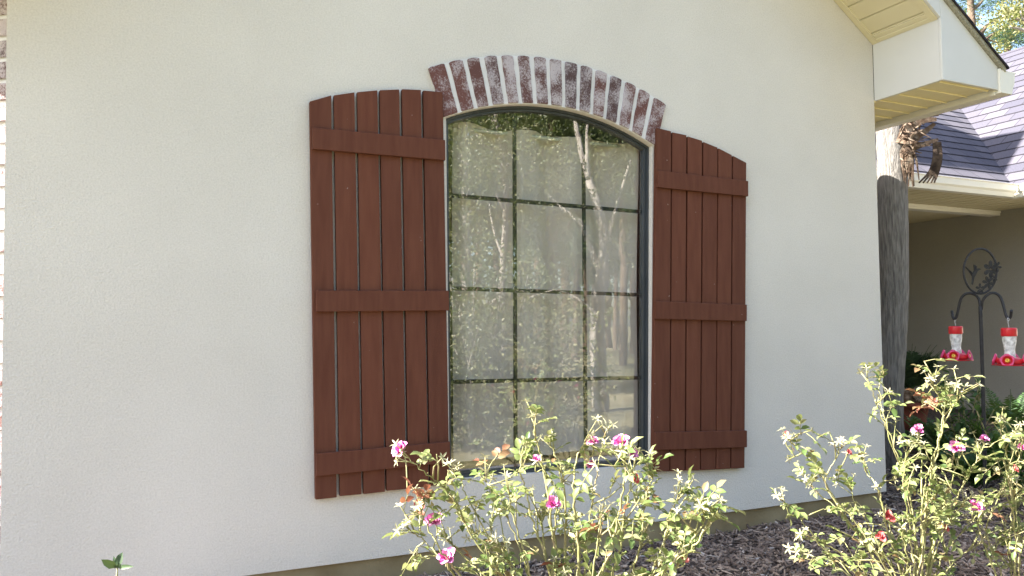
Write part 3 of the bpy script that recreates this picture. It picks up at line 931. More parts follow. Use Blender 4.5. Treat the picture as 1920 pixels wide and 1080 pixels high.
rr = [r * (1 + .02 * math.sin(i * 2.1) + .015 * noise.noise(Vector((i * .7, 0, 0)))) for i, r in enumerate(rr)]
b.tube(sp, rr, 24)
b.build("trunk", M_PALM, palm)
b = MB()
rp = random.Random(21)
def strip(b, pts, wd, nrm, m=0, th=.004):
    pts = smooth_path(pts, 4)
    k = len(pts)
    for i in range(k - 1):
        t = (pts[i + 1] - pts[i]).normalized()
        sd = t.cross(nrm).normalized()
        w0 = wd * (1 - .75 * i / k); w1 = wd * (1 - .75 * (i + 1) / k)
        a, c = pts[i], pts[i + 1]
        n = nrm * th
        b.hexa([a - sd * w0, a + sd * w0, c + sd * w1, c - sd * w1, a - sd * w0 + n, a + sd * w0 + n, c + sd * w1 + n, c - sd * w1 + n], m)
ctr = at(1682, 280, DP)
BOOTS = [([(1690, 300), (1698, 262), (1716, 236), (1742, 222)], .045), ([(1694, 290), (1712, 262), (1735, 246), (1752, 232)], .04), ([(1692, 270), (1702, 240), (1722, 222), (1740, 212)], .05),
         ([(1694, 262), (1706, 236), (1730, 226), (1755, 224)], .045), ([(1688, 282), (1700, 252), (1712, 232), (1726, 216)], .04), ([(1697, 320), (1694, 300), (1700, 275), (1716, 258)], .035),
         ([(1692, 250), (1712, 228), (1738, 216), (1760, 214)], .04)]
for q, (pl, wd) in enumerate(BOOTS):               # broken leaf bases wrapped up the right side
    strip(b, [at(x, y, DP - .08 - .02 * (q % 4)) for x, y in pl][::1], wd, (-FWD + RIGHT * rp.uniform(-.5, .3) + Vector((0, 0, rp.uniform(-.5, .5)))).normalized(), 0, .008)
for i in range(30):                        # torn fibres
    px = rp.uniform(1684, 1722); py = rp.uniform(222, 300)
    d = DP - rp.uniform(.10, .2)
    a = rp.uniform(-.6, .9)
    p0 = at(px, py, d)
    p1 = at(px + rp.uniform(4, 16), py - 16 * a + rp.uniform(-4, 4), d - .02)
    p2 = at(px + rp.uniform(10, 34), py - 26 * a + rp.uniform(-4, 10), d + rp.uniform(-.03, .03))
    strip(b, [p0, p1, p2], rp.uniform(.003, .012), -FWD)
for i in range(20):
    px = rp.uniform(1688, 1712); y0 = rp.uniform(270, 305)
    dx = rp.uniform(-6, 14)
    strip(b, [at(px, y0, DP - .10), at(px + dx * .6, y0 + 22, DP - .12), at(px + dx, rp.uniform(320, 352), DP - .11)], rp.uniform(.003, .014), -FWD)
b.build("torn_boots", M_PALMFIBRE, palm)
b = MB()                                   # the one boot that sticks out and droops
strip(b, [at(1690, 284, DP - .08), at(1703, 280, DP - .12), at(1730, 271, DP - .14), at(1758, 262, DP - .14)], .036, -FWD, 0, .012)
for dx in (-7, -3, 1, 5, 8):
    strip(b, [at(1756 + dx * .5, 266, DP - .1), at(1757 + dx * .8, 296, DP - .11), at(1750 + dx * 1.1, 322, DP - .1), at(1736 + dx * 1.9, 343, DP - .1)], .017, -FWD, 0, .006)
b.build("hanging_boot", noisy("hanging_boot_fibre", [(0.3, (0.03, 0.02, 0.015)), (0.7, (0.12, 0.085, 0.06))], 25, 6, 0.95, 0.5, 90, .005), palm)

# ------------------------------------------------------------------ hummingbird feeders on the double shepherd hook
DH = 4.8
hk = thing("shepherd_hook", "dark iron double shepherd hook topped by an oval hummingbird ornament", "garden hook", at(1843, 960, DH))
b = MB()
b.tube(smooth_path([at(1848, 985, DH), at(1846, 850, DH), at(1843, 720, DH), at(1840, 620, DH), at(1838, 575, DH)], 4), .0115, 10)
b.build("pole", M_IRON, hk)
for pl, dend in (([(1838, 580), (1837, 566), (1832, 556), (1822, 550.5), (1811, 551), (1803, 558), (1799, 570), (1796, 585), (1792.5, 596), (1788, 597), (1786, 590), (1785, 583)], .14),
                 ([(1841, 580), (1842, 566), (1848, 556), (1858, 549.5), (1869, 551), (1877, 560), (1882, 575), (1886, 590), (1890, 597), (1894.5, 595), (1896, 588), (1896.5, 582)], -.14)):
    b = MB()
    n = len(pl)
    b.tube(smooth_path([at(x, y, DH + dend * i / (n - 1)) for i, (x, y) in enumerate(pl)], 4), .0085, 8)
    b.build("hook_arm", M_IRON, hk)
b = MB()
ring = [at(1838 + 31 * math.cos(a), 508.5 + 42 * math.sin(a), DH) for a in [2 * math.pi * k / 48 for k in range(49)]]
b.tube(ring, .0065, 8, 0, False)
b.build("oval_ring", M_IRON, hk)
def flat(b, pl, D, th=.006, m=0):
    q = [at(x, y, D) for x, y in pl]
    b.prism(q, FWD * th, m)
b = MB()
flat(b, [(1836, 503), (1839.5, 505), (1833.5, 508), (1831, 514), (1827, 521), (1824.5, 534), (1822, 533), (1823, 521), (1822.5, 515), (1826, 509), (1829, 505.5), (1832.5, 503.5)], DH)
for i in range(6):                         # wing feathers
    f = i / 5
    flat(b, [(1825.5 - 2 * f, 513 + 2.5 * f), (1809 + 5.0 * f, 498 + 5.2 * f), (1810.5 + 5.0 * f, 501.5 + 5.2 * f), (1824.5 - 2 * f, 514.8 + 2.5 * f)], DH + .002)
for i in range(4):
    f = i / 3
    flat(b, [(1827, 510), (1826 + 4 * f, 496 + 3 * f), (1828.4 + 4 * f, 496.5 + 3 * f), (1829, 509.5)], DH + .003)
b.build("hummingbird_cutout", M_IRON, hk)
b = MB()
def blossom(b, x, y, r, n, rot, D):
    for k in range(n):
        a = rot + 2 * math.pi * k / n
        c, s = math.cos(a), math.sin(a)
        pl = []
        for (u, v) in ((.12, -.05), (.5, -.23), (.85, -.2), (1.0, 0), (.85, .2), (.5, .23), (.12, .05)):
            pl.append((x + r * (u * c - v * s) * .85, y + r * (u * s + v * c)))
        flat(b, pl, D - .001 * k, .004)
blossom(b, 1858, 505, 17, 6, .5, DH - .004)
blossom(b, 1853, 530, 13, 6, .2, DH - .008)
blossom(b, 1838, 541, 10, 5, .9, DH - .006)
blossom(b, 1870, 500, 10, 5, .1, DH - .010)
blossom(b, 1864, 522, 8, 5, .4, DH - .012)
b.tube(smooth_path([at(1836, 549, DH), at(1846, 540, DH), at(1857, 525, DH), at(1862, 505, DH)], 4), .004, 6)
b.build("flower_cutout", M_IRON, hk)

def feeder(px, ytop, D, label, hook_y):
    c = at(px, ytop, D)
    k = D / F                                   # metres per pixel at this distance
    top_z = c.z
    s = .19 / .19
    t = thing("hummingbird_feeder", label, "bird feeder", (c.x, c.y, c.z - .24), "red hummingbird feeders on the hook")
    H = lambda h: Vector((c.x, c.y, c.z - h))
    b = MB()
    b.lathe(H(0), [(0, 0), (.036, 0), (.0405, -.004), (.0415, -.012), (.0415, -.046), (.039, -.050), (0, -.050)], 24)
    b.build("cap", M_RED, t)
    b = MB()
    b.lathe(H(.050), [(.036, 0), (.0365, -.012), (.034, -.035), (.029, -.062), (.0265, -.080), (.027, -.095), (.030, -.118), (.031, -.128)], 24)
    b.build("bottle", M_BOTTLE, t)
    b = MB()
    b.lathe(H(.172), [(.030, 0), (.042, -.002), (.062, -.010), (.068, -.022), (.066, -.036), (.050, -.046), (.020, -.050), (0, -.050)], 28)
    b.lathe(H(.216), [(.076, 0), (.094, .003), (.095, .000), (.076, -.004)], 28)
    b.build("base", M_RED, t)
    for q in range(4):
        a = R(-158 + 90 * q)
        ax = Vector((math.cos(a), math.sin(a), .28)).normalized()
        o = H(.194) + Vector((math.cos(a), math.sin(a), 0)) * .050
        b = MB()
        b.lathe(o, [(.010, 0), (.014, .012), (.026, .026)], 18, 0, ax)
        u = ax.orthogonal().normalized(); v = ax.cross(u)
        # scalloped pink rim
        n0 = len(b.v); S = 30
        for rr_, hh in ((.026, .026), (.0355, .033), (.037, .030), (.026, .021)):
            for j in range(S):
                an = 2 * math.pi * j / S
                rj = rr_ * (1 + (.07 * math.cos(5 * an) if rr_ > .03 else 0))
                b.v.append(o + ax * hh + (u * math.cos(an) + v * math.sin(an)) * rj)
        for r_ in range(3):
            for j in range(S):
                x0 = n0 + r_ * S + j; x1 = n0 + r_ * S + (j + 1) % S
                b.face((x0, x1, x1 + S, x0 + S), 1, True)
        b.lathe(o + ax * .020, [(.012, 0), (.0125, .005), (.009, .009), (.003, .009), (.002, .004)], 14, 2, ax)
        b.build("flower_port", [M_RED, M_PINK, M_YELLOW], t)
    b = MB()
    hp_ = at(px, hook_y, D)
    top_ = Vector((c.x, c.y, hp_.z))
    loop = [H(-.001), H(-.012), top_ - Vector((0.006, 0, .018)), top_ - Vector((-.006, 0, .004)), top_ + Vector((-.002, 0, .006)), top_ - Vector((.010, 0, .002)), top_ - Vector((.004, 0, .02))]
    b.tube(smooth_path(loop, 4), .0022, 6)
    b.build("hanger_wire", M_WIRE, t)
feeder(1791.5, 611.5, DH + .13, "red capped hummingbird feeder hanging from the hook arm nearer the palm trunk", 598)
feeder(1891.5, 614.5, DH - .32, "red capped hummingbird feeder hanging from the hook arm farther from the palm trunk", 598)

# ------------------------------------------------------------------ leaf and flower helpers
def frame_from(d, up=Vector((0, 0, 1))):
    d = d.normalized()
    s = d.cross(up)
    if s.length < 1e-4:
        s = d.orthogonal()
    s.normalize()
    return d, s, s.cross(d).normalized()
def leaflet(b, p, d, n, L, W, m=0, curl=.25):
    """a pointed oval leaf folded along its rib; n is roughly the upper side"""
    d = d.normalized(); s = d.cross(n)
    if s.length < 1e-4:
        s = d.orthogonal()
    s.normalize(); n = s.cross(d).normalized()
    i0 = len(b.v)
    rib = [p, p + d * L * .35 - n * L * .02, p + d * L * .7 - n * L * .05 * curl * 4, p + d * L - n * L * .16 * curl * 4]
    lift = n * W * .22
    ws = (.42, .40)
    b.v += rib + [rib[1] + s * W * .48 + lift, rib[2] + s * W * .38 + lift, rib[1] - s * W * .48 + lift, rib[2] - s * W * .38 + lift]
    for f in ((0, 1, 4), (1, 2, 5, 4), (2, 3, 5), (0, 6, 1), (1, 6, 7, 2), (2, 7, 3)):
        b.face([i0 + k for k in f], m, True)
def rvec(rg, up=0.0):
    while True:
        v = Vector((rg.uniform(-1, 1), rg.uniform(-1, 1), rg.uniform(-1, 1)))
        if .1 < v.length < 1:
            v.normalize(); v.z += up
            return v.normalized()
def compound(lb, cb, p, d, rg, size, m):
    d, s, n = frame_from(d)
    roll = rg.uniform(-.6, .6)
    n = (n * math.cos(roll) + s * math.sin(roll)).normalized(); s = d.cross(n).normalized()
    L = size * rg.uniform(1.5, 2.1)
    tip = p + d * L - Vector((0, 0, L * .15))
    cb.tube([p, p + d * L * .5, tip], [.0014, .0012, .0009], 4)
    leaflet(lb, tip, d - Vector((0, 0, .25)), n, size * rg.uniform(1.0, 1.25), size * .66, m)
    for f in ((.62,) if rg.random() < .45 else (.45, .8)):
        q = p.lerp(tip, f)
        for sg in (-1, 1):
            leaflet(lb, q, d * .55 + s * sg + rvec(rg) * .25, n + rvec(rg) * .3, size * rg.uniform(.75, 1.05) * (.8 + .3 * f), size * .56, m)
def sepal_star(lb, p, d, rg, m, s=.016):
    d, a, c = frame_from(d)
    for k in range(5):
        an = 2 * math.pi * k / 5 + rg.uniform(-.2, .2)
        r = (a * math.cos(an) + c * math.sin(an)) + d * rg.uniform(.0, .7)
        leaflet(lb, p, r, d, s * rg.uniform(.9, 1.6), s * .34, m, .15)
    i0 = len(lb.v)
def bloom(parent, p, d, size, rg, mt, name="flower", petals=14):
    b = MB()
    d, a, c = frame_from(d)
    for k in range(petals):
        lay = k / petals
        an = k * 2.399 + rg.uniform(-.2, .2)
        out = (a * math.cos(an) + c * math.sin(an))
        op = .25 + .95 * lay + rg.uniform(-.1, .1)          # inner petals stand, outer ones open
        up = (d * math.cos(op) + out * math.sin(op)).normalized()
        side = up.cross(out if abs(up.dot(out)) < .95 else d).normalized()
        nr = side.cross(up).normalized()
        if nr.dot(d) < 0:
            nr = -nr
        L = size * (.55 + .5 * lay) * rg.uniform(.85, 1.1); W = L * rg.uniform(.8, 1.0)
        i0 = len(b.v)
        rows = 5
        for r_ in range(rows):
            f = r_ / (rows - 1)
            wv = W * (.22 + .78 * math.sin(min(1, f * 1.25) * math.pi * .5)) * (1 if f < .8 else .72)
            for q in (-1, -.5, 0, .5, 1):
                cup = nr * (abs(q) ** 2 * W * .25 - f * f * L * .22 * (lay * 1.3))
                fr = nr * rg.uniform(-.03, .03) * L
                b.v.append(p + out * size * .05 + up * L * f * (1 - .10 * q * q) + side * q * wv * .5 + cup + fr)
        for r_ in range(rows - 1):
            for q in range(4):
                x = i0 + r_ * 5 + q
                b.face((x, x + 1, x + 6, x + 5), 0, True)
    o = b.build(name, mt, parent)
    return o

def rose_bush(label, canes, base_px, D0, seed, blooms, nshoot, leafsize, group):
    rg = random.Random(seed)
    base = at(*base_px, D0)
    base.z = gz(base.x, base.y)
    t = thing("rose_bush", label, "rose bush", base, group)
    cb, lb = MB(), MB()
    tips = []
    for path in canes:
        pts = []
        n = len(path)
        dd = rg.uniform(-.16, .16)
        root = base + Vector((rg.uniform(-.10, .10), rg.uniform(-.08, .08), -.02))
        for i, (x, y) in enumerate(path):
            pts.append(at(x, y, D0 + dd * (1 - .6 * i / n) + rg.uniform(-.03, .03)))
        pts.append(root)
        pts.reverse()
        sm = smooth_path(pts, 7)
        sm = [p + rvec(rg) * .0035 for p in sm]
        k = len(sm)
        r0 = rg.uniform(.0030, .0052)
        cb.tube(sm, [r0 * (1 - .72 * i / (k - 1)) for i in range(k)], 6)
        for i in range(2, k - 2, 2):             # thorns
            if rg.random() < .6:
                dv = rvec(rg)
                leaflet(cb, sm[i], dv, (sm[i + 1] - sm[i]), .010, .006)
        L = sum((sm[i + 1] - sm[i]).length for i in range(k - 1))
        ns = max(2, int(nshoot * L * rg.uniform(.7, 1.2)))
        for q in range(ns):
            f = rg.uniform(.15, .99) ** .9
            i = min(k - 2, int(f * (k - 1)))
            p = sm[i]; dr_ = (sm[i + 1] - sm[i]).normalized()
            d = (dr_ * .7 + rvec(rg, .25)).normalized()
            if rg.random() < .42:
                sl_ = rg.uniform(.05, .17) * (1.2 - f * .5)
                e = p + d * sl_ * .8 + Vector((0, 0, sl_ * .12))
                mid = p.lerp(e, .5) + rvec(rg) * .01
                cb.tube([p, mid, e], [.0026, .0021, .0014], 5)
                mm = 1 if rg.random() < .05 else 0
                for w_ in range(rg.randint(1, 3)):
                    compound(lb, cb, p.lerp(e, rg.uniform(.35, 1)), (e - p).normalized() * .5 + rvec(rg, .1), rg, leafsize * rg.uniform(.7, 1.2), mm)
                if rg.random() < .45:
                    sepal_star(lb, e, (e - mid), rg, 2)
            else:
                compound(lb, cb, p, d, rg, leafsize * rg.uniform(.6, 1.15), 1 if rg.random() < .03 else 0)
        e = sm[-1]
        td = (sm[-1] - sm[-3])
        sepal_star(lb, e, td, rg, 2, .020)
        for w_ in range(3):                        # forked tip of spent blooms
            d = (td.normalized() + rvec(rg) * .8 + Vector((0, 0, .2))).normalized()
            p = sm[-3 - w_ % 3]; q = p + d * rg.uniform(.03, .07)
            cb.tube([p, q], [.0018, .0012], 5)
            sepal_star(lb, q, d, rg, 2, .015)
            if rg.random() < .6:
                compound(lb, cb, p, rvec(rg, .1), rg, leafsize * rg.uniform(.5, .8), 0)
        tips.append((e, td))
    cb.build("cane", M_CANE, t)
    lb.build("foliage", [M_ROSELEAF, M_BRONZELEAF, M_SEPAL], t)
    for (x, y, dd, size, kind, dirp) in blooms:
        p = at(x, y, D0 + dd)
        d = (-FWD * .5 + RIGHT * dirp[0] - DOWN * dirp[1]).normalized()
        o = bloom(t, p, d, size * 1.08, rg, M_PETAL if kind == 0 else M_REDPETAL, "flower" if kind == 0 else "faded_flower", 15 if kind == 0 else 8)
        st = MB()
        near = min(tips, key=lambda q: (q[0] - p).length)
        # stalk below the flower joining the nearest cane
        best = min(((v - (p - Vector((0, 0, .06)))).length, i) for i, v in enumerate(cb.v))
        tgt = cb.v[best[1]]
        st.tube(smooth_path([p, p - d * .02 - Vector((0, 0, .02)), tgt], 4), .0019, 5)
        sepal_star(st, p - d * .004, -d, rg, 1, .015)
        st.build("stalk", [M_CANE, M_SEPAL], o)
    return t

GR = "rose bushes in front of the stucco wall"
left_canes = [
    [(752, 850), (800, 889), (832, 915), (856, 945), (880, 1000), (935, 1070), (985, 1160)],
    [(785, 945), (800, 985), (825, 1030), (865, 1085), (950, 1200)],
    [(757, 985), (790, 1010), (830, 1050), (880, 1120), (980, 1230)],
    [(908, 885), (925, 930), (960, 990), (985, 1060), (1010, 1160)],
    [(860, 880), (872, 925), (905, 985), (955, 1060), (1010, 1170)],
    [(950, 905), (960, 960), (978, 1020), (1000, 1100), (1030, 1200)],
    [(1000, 780), (1003, 815), (1012, 850), (1022, 900), (1035, 985), (1045, 1100)],
    [(1028, 825), (1045, 865), (1058, 930), (1062, 1010), (1060, 1120)],
    [(985, 838), (975, 875), (985, 920), (1000, 980), (1030, 1080)],
    [(1105, 815), (1085, 850), (1075, 910), (1080, 985), (1082, 1100)],
    [(1060, 880), (1050, 930), (1040, 1000), (1050, 1100)],
    [(1140, 800), (1128, 840), (1118, 900), (1105, 985), (1090, 1110)],
    [(1165, 848), (1172, 880), (1165, 935), (1150, 1010), (1120, 1120)],
    [(1190, 860), (1182, 905), (1172, 960), (1160, 1040), (1130, 1140)],
    [(1230, 880), (1212, 925), (1205, 985), (1190, 1060), (1150, 1160)],
    [(1282, 912), (1262, 950), (1245, 1010), (1220, 1075), (1160, 1170)],
    [(1352, 962), (1330, 985), (1300, 1025), (1262, 1075), (1180, 1170)],
    [(1322, 950), (1318, 985), (1290, 1020), (1255, 1060), (1170, 1150)],
    [(1130, 960), (1120, 1010), (1110, 1090), (1090, 1180)],
    [(880, 985), (910, 1030), (960, 1090), (1020, 1180)],
    [(830, 1000), (870, 1045), (930, 1100), (1000, 1190)],
    [(1210, 1000), (1190, 1050), (1150, 1120), (1110, 1200)],
    [(1010, 960), (1020, 1020), (1035, 1100), (1050, 1190)],
    [(930, 1010), (960, 1060), (1000, 1120), (1030, 1200)],
    [(1090, 1000), (1085, 1060), (1075, 1130), (1070, 1200)],
    [(1250, 1040), (1220, 1085), (1170, 1140), (1110, 1220)],
]
left_blooms = [(752, 845, 0, .027, 0, (-.5, .5)), (786, 944, 0, .020, 1, (0, .5)), (815, 977, 0, .026, 0, (-.2, .4)), (838, 1047, -.05, .026, 0, (-.1, .5)),
               (1036, 945, 0, .024, 0, (.2, .5)), (1112, 829, 0, .018, 0, (0, .6)), (1165, 831, 0, .026, 0, (-.3, .7)), (1186, 851, .02, .016, 0, (.3, .3)),
               (1006, 862, .02, .014, 0, (.1, .7)), (1190, 897, .05, .015, 1, (.2, .1)), (1282, 1045, 0, .015, 1, (0, .3)), (1105, 868, .02, .015, 0, (.4, -.2))]
rose_bush("leggy rose bush with pink blooms in front of the arched window", left_canes, (1075, 1400), 2.12, 4, left_blooms, 10.5, .033, GR)
right_canes = [
    [(1625, 700), (1636, 735), (1655, 785), (1675, 840), (1695, 890), (1712, 960), (1715, 1060)],
    [(1652, 702), (1650, 740), (1662, 795), (1690, 880), (1712, 985), (1718, 1080)],
    [(1745, 712), (1757, 738), (1768, 765), (1765, 810), (1742, 880), (1728, 950), (1722, 1070)],
    [(1777, 722), (1772, 752), (1768, 790), (1752, 860), (1735, 960), (1728, 1080)],
    [(1808, 726), (1795, 752), (1778, 775), (1762, 830), (1740, 930), (1730, 1060)],
    [(1475, 820), (1500, 845), (1535, 875), (1555, 920), (1592, 965), (1640, 1030), (1690, 1120)],
    [(1580, 832), (1565, 865), (1548, 905), (1575, 955), (1620, 1020), (1680, 1110)],
    [(1615, 855), (1625, 885), (1648, 920), (1662, 985), (1690, 1080)],
    [(1455, 930), (1485, 955), (1510, 985), (1545, 1030), (1590, 1062), (1660, 1140)],
    [(1505, 890), (1535, 925), (1575, 960), (1620, 1010), (1680, 1100)],
    [(1590, 905), (1605, 945), (1635, 1000), (1685, 1100)],
    [(1480, 1030), (1540, 1050), (1600, 1085), (1670, 1150)],
    [(1502, 1000), (1545, 1020), (1590, 1050), (1660, 1120)],
    [(1720, 812), (1728, 860), (1728, 940), (1722, 1060)],
    [(1700, 830), (1695, 900), (1705, 990), (1715, 1090)],
    [(1845, 832), (1822, 880), (1790, 940), (1755, 1010), (1735, 1100)],
    [(1800, 850), (1785, 900), (1765, 960), (1745, 1060)],
    [(1820, 930), (1790, 965), (1760, 1020), (1735, 1110)],
    [(1660, 960), (1675, 1010), (1700, 1090)],
    [(1770, 930), (1755, 980), (1742, 1050), (1730, 1130)],
    [(1840, 960), (1800, 1000), (1765, 1050), (1740, 1130)],
    [(1630, 1000), (1655, 1040), (1700, 1120)],
    [(1850, 1010), (1800, 1045), (1760, 1090), (1735, 1160)],
    [(1690, 990), (1700, 1040), (1712, 1120)],
]
right_blooms = [(1790, 841, 0, .028, 0, (-.1, .5)), (1828, 953, -.03, .030, 0, (.1, .6)), (1844, 824, .02, .018, 0, (0, .6)), (1721, 806, 0, .020, 0, (-.3, .5)),
                (1474, 817, 0, .016, 1, (-.2, .6)), (1664, 968, 0, .024, 1, (0, .3)), (1772, 990, 0, .014, 1, (0, .3)), (1590, 848, 0, .014, 1, (.2, .4)), (1650, 1006, -.05, .022, 1, (-.2, .5))]
rose_bush("leggy rose bush with pink blooms in front of the palm trunk and house corner", right_canes, (1715, 1235), 2.72, 12, right_blooms, 10.5, .032, GR)
edge_canes = [
    [(1872, 785), (1882, 830), (1892, 880), (1900, 960), (1905, 1060)],
    [(1908, 815), (1895, 860), (1885, 905), (1860, 960), (1850, 1000), (1880, 1100)],
    [(1925, 800), (1912, 850), (1890, 900), (1860, 940), (1835, 985), (1870, 1090)],
    [(1925, 920), (1905, 940), (1895, 985), (1900, 1060)],
    [(1890, 905), (1905, 960), (1912, 1050)],
    [(1930, 985), (1915, 1030), (1910, 1100)],
    [(1880, 980), (1890, 1030), (1900, 1110)],
    [(1950, 860), (1940, 950), (1925, 1060)],
]
rose_bush("rose bush cut off by the right edge of the picture", edge_canes, (1905, 1215), 2.78, 31, [(1913, 838, 0, .018, 0, (.2, .3)), (1902, 880, .02, .016, 1, (.1, .4))], 11, .032, GR)

# seedling at the foot of the wall, far left
pb = at(222, 1110, 2.0)
t = thing("seedling", "small dark green seedling with a few oval leaves low against the stucco at left", "plant", (pb.x, pb.y, 0.0))
b, c = MB(), MB()
hd = at(220, 1064, 2.0)
c.tube(smooth_path([Vector((pb.x + .01, pb.y, gz(pb.x, pb.y) - .02)), Vector((pb.x - .01, pb.y, .3)), hd], 5), .0022, 6)
for (tx, ty, wd) in ((191, 1050, .022), (229, 1036, .022), (213, 1043, .010), (249, 1062, .013)):
    e = at(tx, ty, 2.0 + random.uniform(-.02, .02))
    leaflet(b, hd, e - hd, -FWD + Vector((0, 0, .35)), (e - hd).length * 1.05, wd, 0, .05)
for k in range(5):
    leaflet(b, hd, rvec(random.Random(k), .8), -FWD, .014, .008, 0)
c.build("stem", M_CANE, t)
b.build("foliage", leaf_mat("seedling_leaf", [(0, (0.03, 0.06, 0.03)), (1, (0.06, 0.10, 0.045))], .2), t)

# ------------------------------------------------------------------ shade plants by the wing
def frond(b, p, d, L, rg, wl, m=0, n=14, droop=.6):
    d = d.normalized()
    pts = []
    for i in range(n + 1):
        f = i / n
        pts.append(p + d * L * f - Vector((0, 0, droop * L * f * f * .55)))
    b.tube(pts, [.004 * (1 - .7 * i / n) + .0006 for i in range(n + 1)], 4, m)
    for i in range(2, n):
        tdir = (pts[i + 1] - pts[i - 1]).normalized()
        s = tdir.cross(Vector((0, 0, 1)))
        s = s.normalized() if s.length > 1e-3 else Vector((1, 0, 0))
        up = s.cross(tdir)
        f = i / n
        ll = wl * math.sin(min(1, f * 1.15 + .12) * math.pi) ** .7
        for sg in (-1, 1):
            for h in (0, .5):
                leaflet(b, pts[i].lerp(pts[i + 1], h), s * sg + tdir * .55 + up * .15 + rvec(rg) * .12, up, ll, ll * .22 + .004, m)
def fern(px, py, D, label, n, L, seed, mt, group=None, name="fern", cat="fern"):
    rg = random.Random(seed)
    p = at(px, py, D); p.z = gz(p.x, p.y)
    t = thing(name, label, cat, p, group)
    b = MB()
    for k in range(n):
        a = 2 * math.pi * k / n + rg.uniform(-.3, .3)
        d = Vector((math.cos(a), math.sin(a), rg.uniform(.7, 2.2)))
        frond(b, p + Vector((rg.uniform(-.05, .05), rg.uniform(-.05, .05), 0)), d, L * rg.uniform(.7, 1.1), rg, .085, 0)
    b.build("fronds", mt, t)
    return t
GF = "ferns by the porch"
M_FERN_SUNLIT = leaf_mat("sunlit_fern_frond", [(0, (0.05, 0.11, 0.02)), (1, (0.11, 0.20, 0.04))], .35)  # lighter copy of the fern green, sunlight put into its colour
fern(1885, 880, 5.6, "bright green fern spreading behind the feeder pole at the right edge", 30, .85, 1, M_FERN_SUNLIT, GF)
fern(1785, 890, 5.9, "dark green fern left of the feeder pole", 28, .72, 2, M_FERN, GF)
fern(1835, 905, 5.2, "low fern around the foot of the feeder pole", 26, .58, 3, M_FERN, GF)
fern(1745, 900, 6.6, "fern in deep shade between the palm trunk and the feeder pole", 24, .6, 4, M_FERN, GF)
fern(1900, 830, 7.2, "tall shaded fern standing closest to the porch wall", 28, .95, 6, M_FERN, GF)
# leafy shrub with upright stems
def leafy(px, py, D, label, h, n, seed, mt, ls=.07):
    rg = random.Random(seed)
    p = at(px, py, D); p.z = gz(p.x, p.y)
    t = thing("leafy_shrub", label, "shrub", p)
    cb, lb = MB(), MB()
    for k in range(n):
        e = p + Vector((rg.uniform(-.16, .16), rg.uniform(-.16, .16), h * rg.uniform(.6, 1)))
        pth = smooth_path([p, p.lerp(e, .5) + rvec(rg) * .03, e], 5)
        cb.tube(pth, .004, 5)
        for q in pth[3:]:
            for _ in range(3):
                leaflet(lb, q, rvec(rg, .2), Vector((0, 0, 1)) + rvec(rg) * .4, ls * rg.uniform(.7, 1.2), ls * .42)
    cb.build("stem", M_CANE, t); lb.build("foliage", mt, t)
leafy(1815, 900, 5.7, "broad leaved shrub with upright stems left of the feeder pole", .78, 9, 5, M_FERN)
leafy(1905, 960, 4.6, "dark leaved shrub beneath the farther feeder at the right edge", .62, 12, 15, M_FERN, .06)
# potted sago palm
p = at(1708, 770, 8.2)
pz = gz(p.x, p.y)
t = thing("potted_sago_palm", "sago palm in a terracotta pot beside the palm trunk", "potted plant", (p.x, p.y, pz))
b = MB()
zt = at(1708, 752, 8.2).z
hh = zt - pz
b.lathe((p.x, p.y, pz), [(0, 0), (.13, 0), (.15, hh * .45), (.175, hh * .82), (.195, hh * .83), (.20, hh), (.18, hh), (.17, hh * .9), (0, hh * .9)], 28)
b.build("pot", M_TERRA, t)
b = MB()
b.lathe((p.x, p.y, zt - .05), [(.08, 0), (.085, .08), (.06, .15), (0, .18)], 14)
b.build("stem", M_PALMFIBRE, t)
b = MB()
rg = random.Random(7)
for k in range(26):
    a = 2 * math.pi * k / 26 + rg.uniform(-.1, .1)
    frond(b, Vector((p.x, p.y, zt + .08)), Vector((math.cos(a), math.sin(a), rg.uniform(.7, 4.0))), rg.uniform(.62, .9), rg, .15, 0, 18, .5)
b.build("fronds", M_SAGO, t)
b = MB()
for k in range(4):
    a = R(-115 + 22 * k)
    frond(b, Vector((p.x, p.y, zt + .1)), Vector((math.cos(a), math.sin(a), .25)), .30, rg, .08, 0, 12, 1.5)
b.build("dry_fronds", M_DRYLEAF, t)

# ------------------------------------------------------------------ trees
def crown_leaves(b, centers, rad, per, size, rg, flat_=.7):
    for c in centers:
        for _ in range(per):
            v = rvec(rg) * rad * rg.random() ** .45
            v.z *= flat_
            p = c + v
            d = (v.normalized() * .6 + rvec(rg)).normalized()
            leaflet(b, p, d, rvec(rg, .6), size * rg.uniform(.6, 1.3), size * .55)
def needles(b, centers, rad, per, size, rg):
    for c in centers:
        for _ in range(per):
            v = rvec(rg) * rad * rg.random() ** .6
            v.z *= .6
            d = (v.normalized() + rvec(rg) * .6 + Vector((0, 0, .25))).normalized()
            p = c + v
            s = d.orthogonal().normalized() * size * .05
            b.tri(p - s, p + s, p + d * size)
def tree(name, label, cat, stems, crown, bark, leafm, seed, group=None, style="leaf", per=60, rad=.5, size=.11):
    """stems: list of (points, r0, r1); crown: clump centres (world points)"""
    rg = random.Random(seed)
    base = Vector(stems[0][0][0])
    t = thing(name, label, cat, base, group)
    b = MB()
    for pts, r0, r1 in stems:
        sm = smooth_path(pts, 6)
        k = len(sm)
        sm = [q + rvec(rg) * r0 * .10 for q in sm]
        b.tube(sm, [r0 + (r1 - r0) * i / (k - 1) for i in range(k)], 10)
    b.build("trunk", bark, t)
    lb = MB()
    (needles if style == "needle" else crown_leaves)(lb, crown, rad, per, size, rg)
    lb.build("crown", leafm, t)
    return t
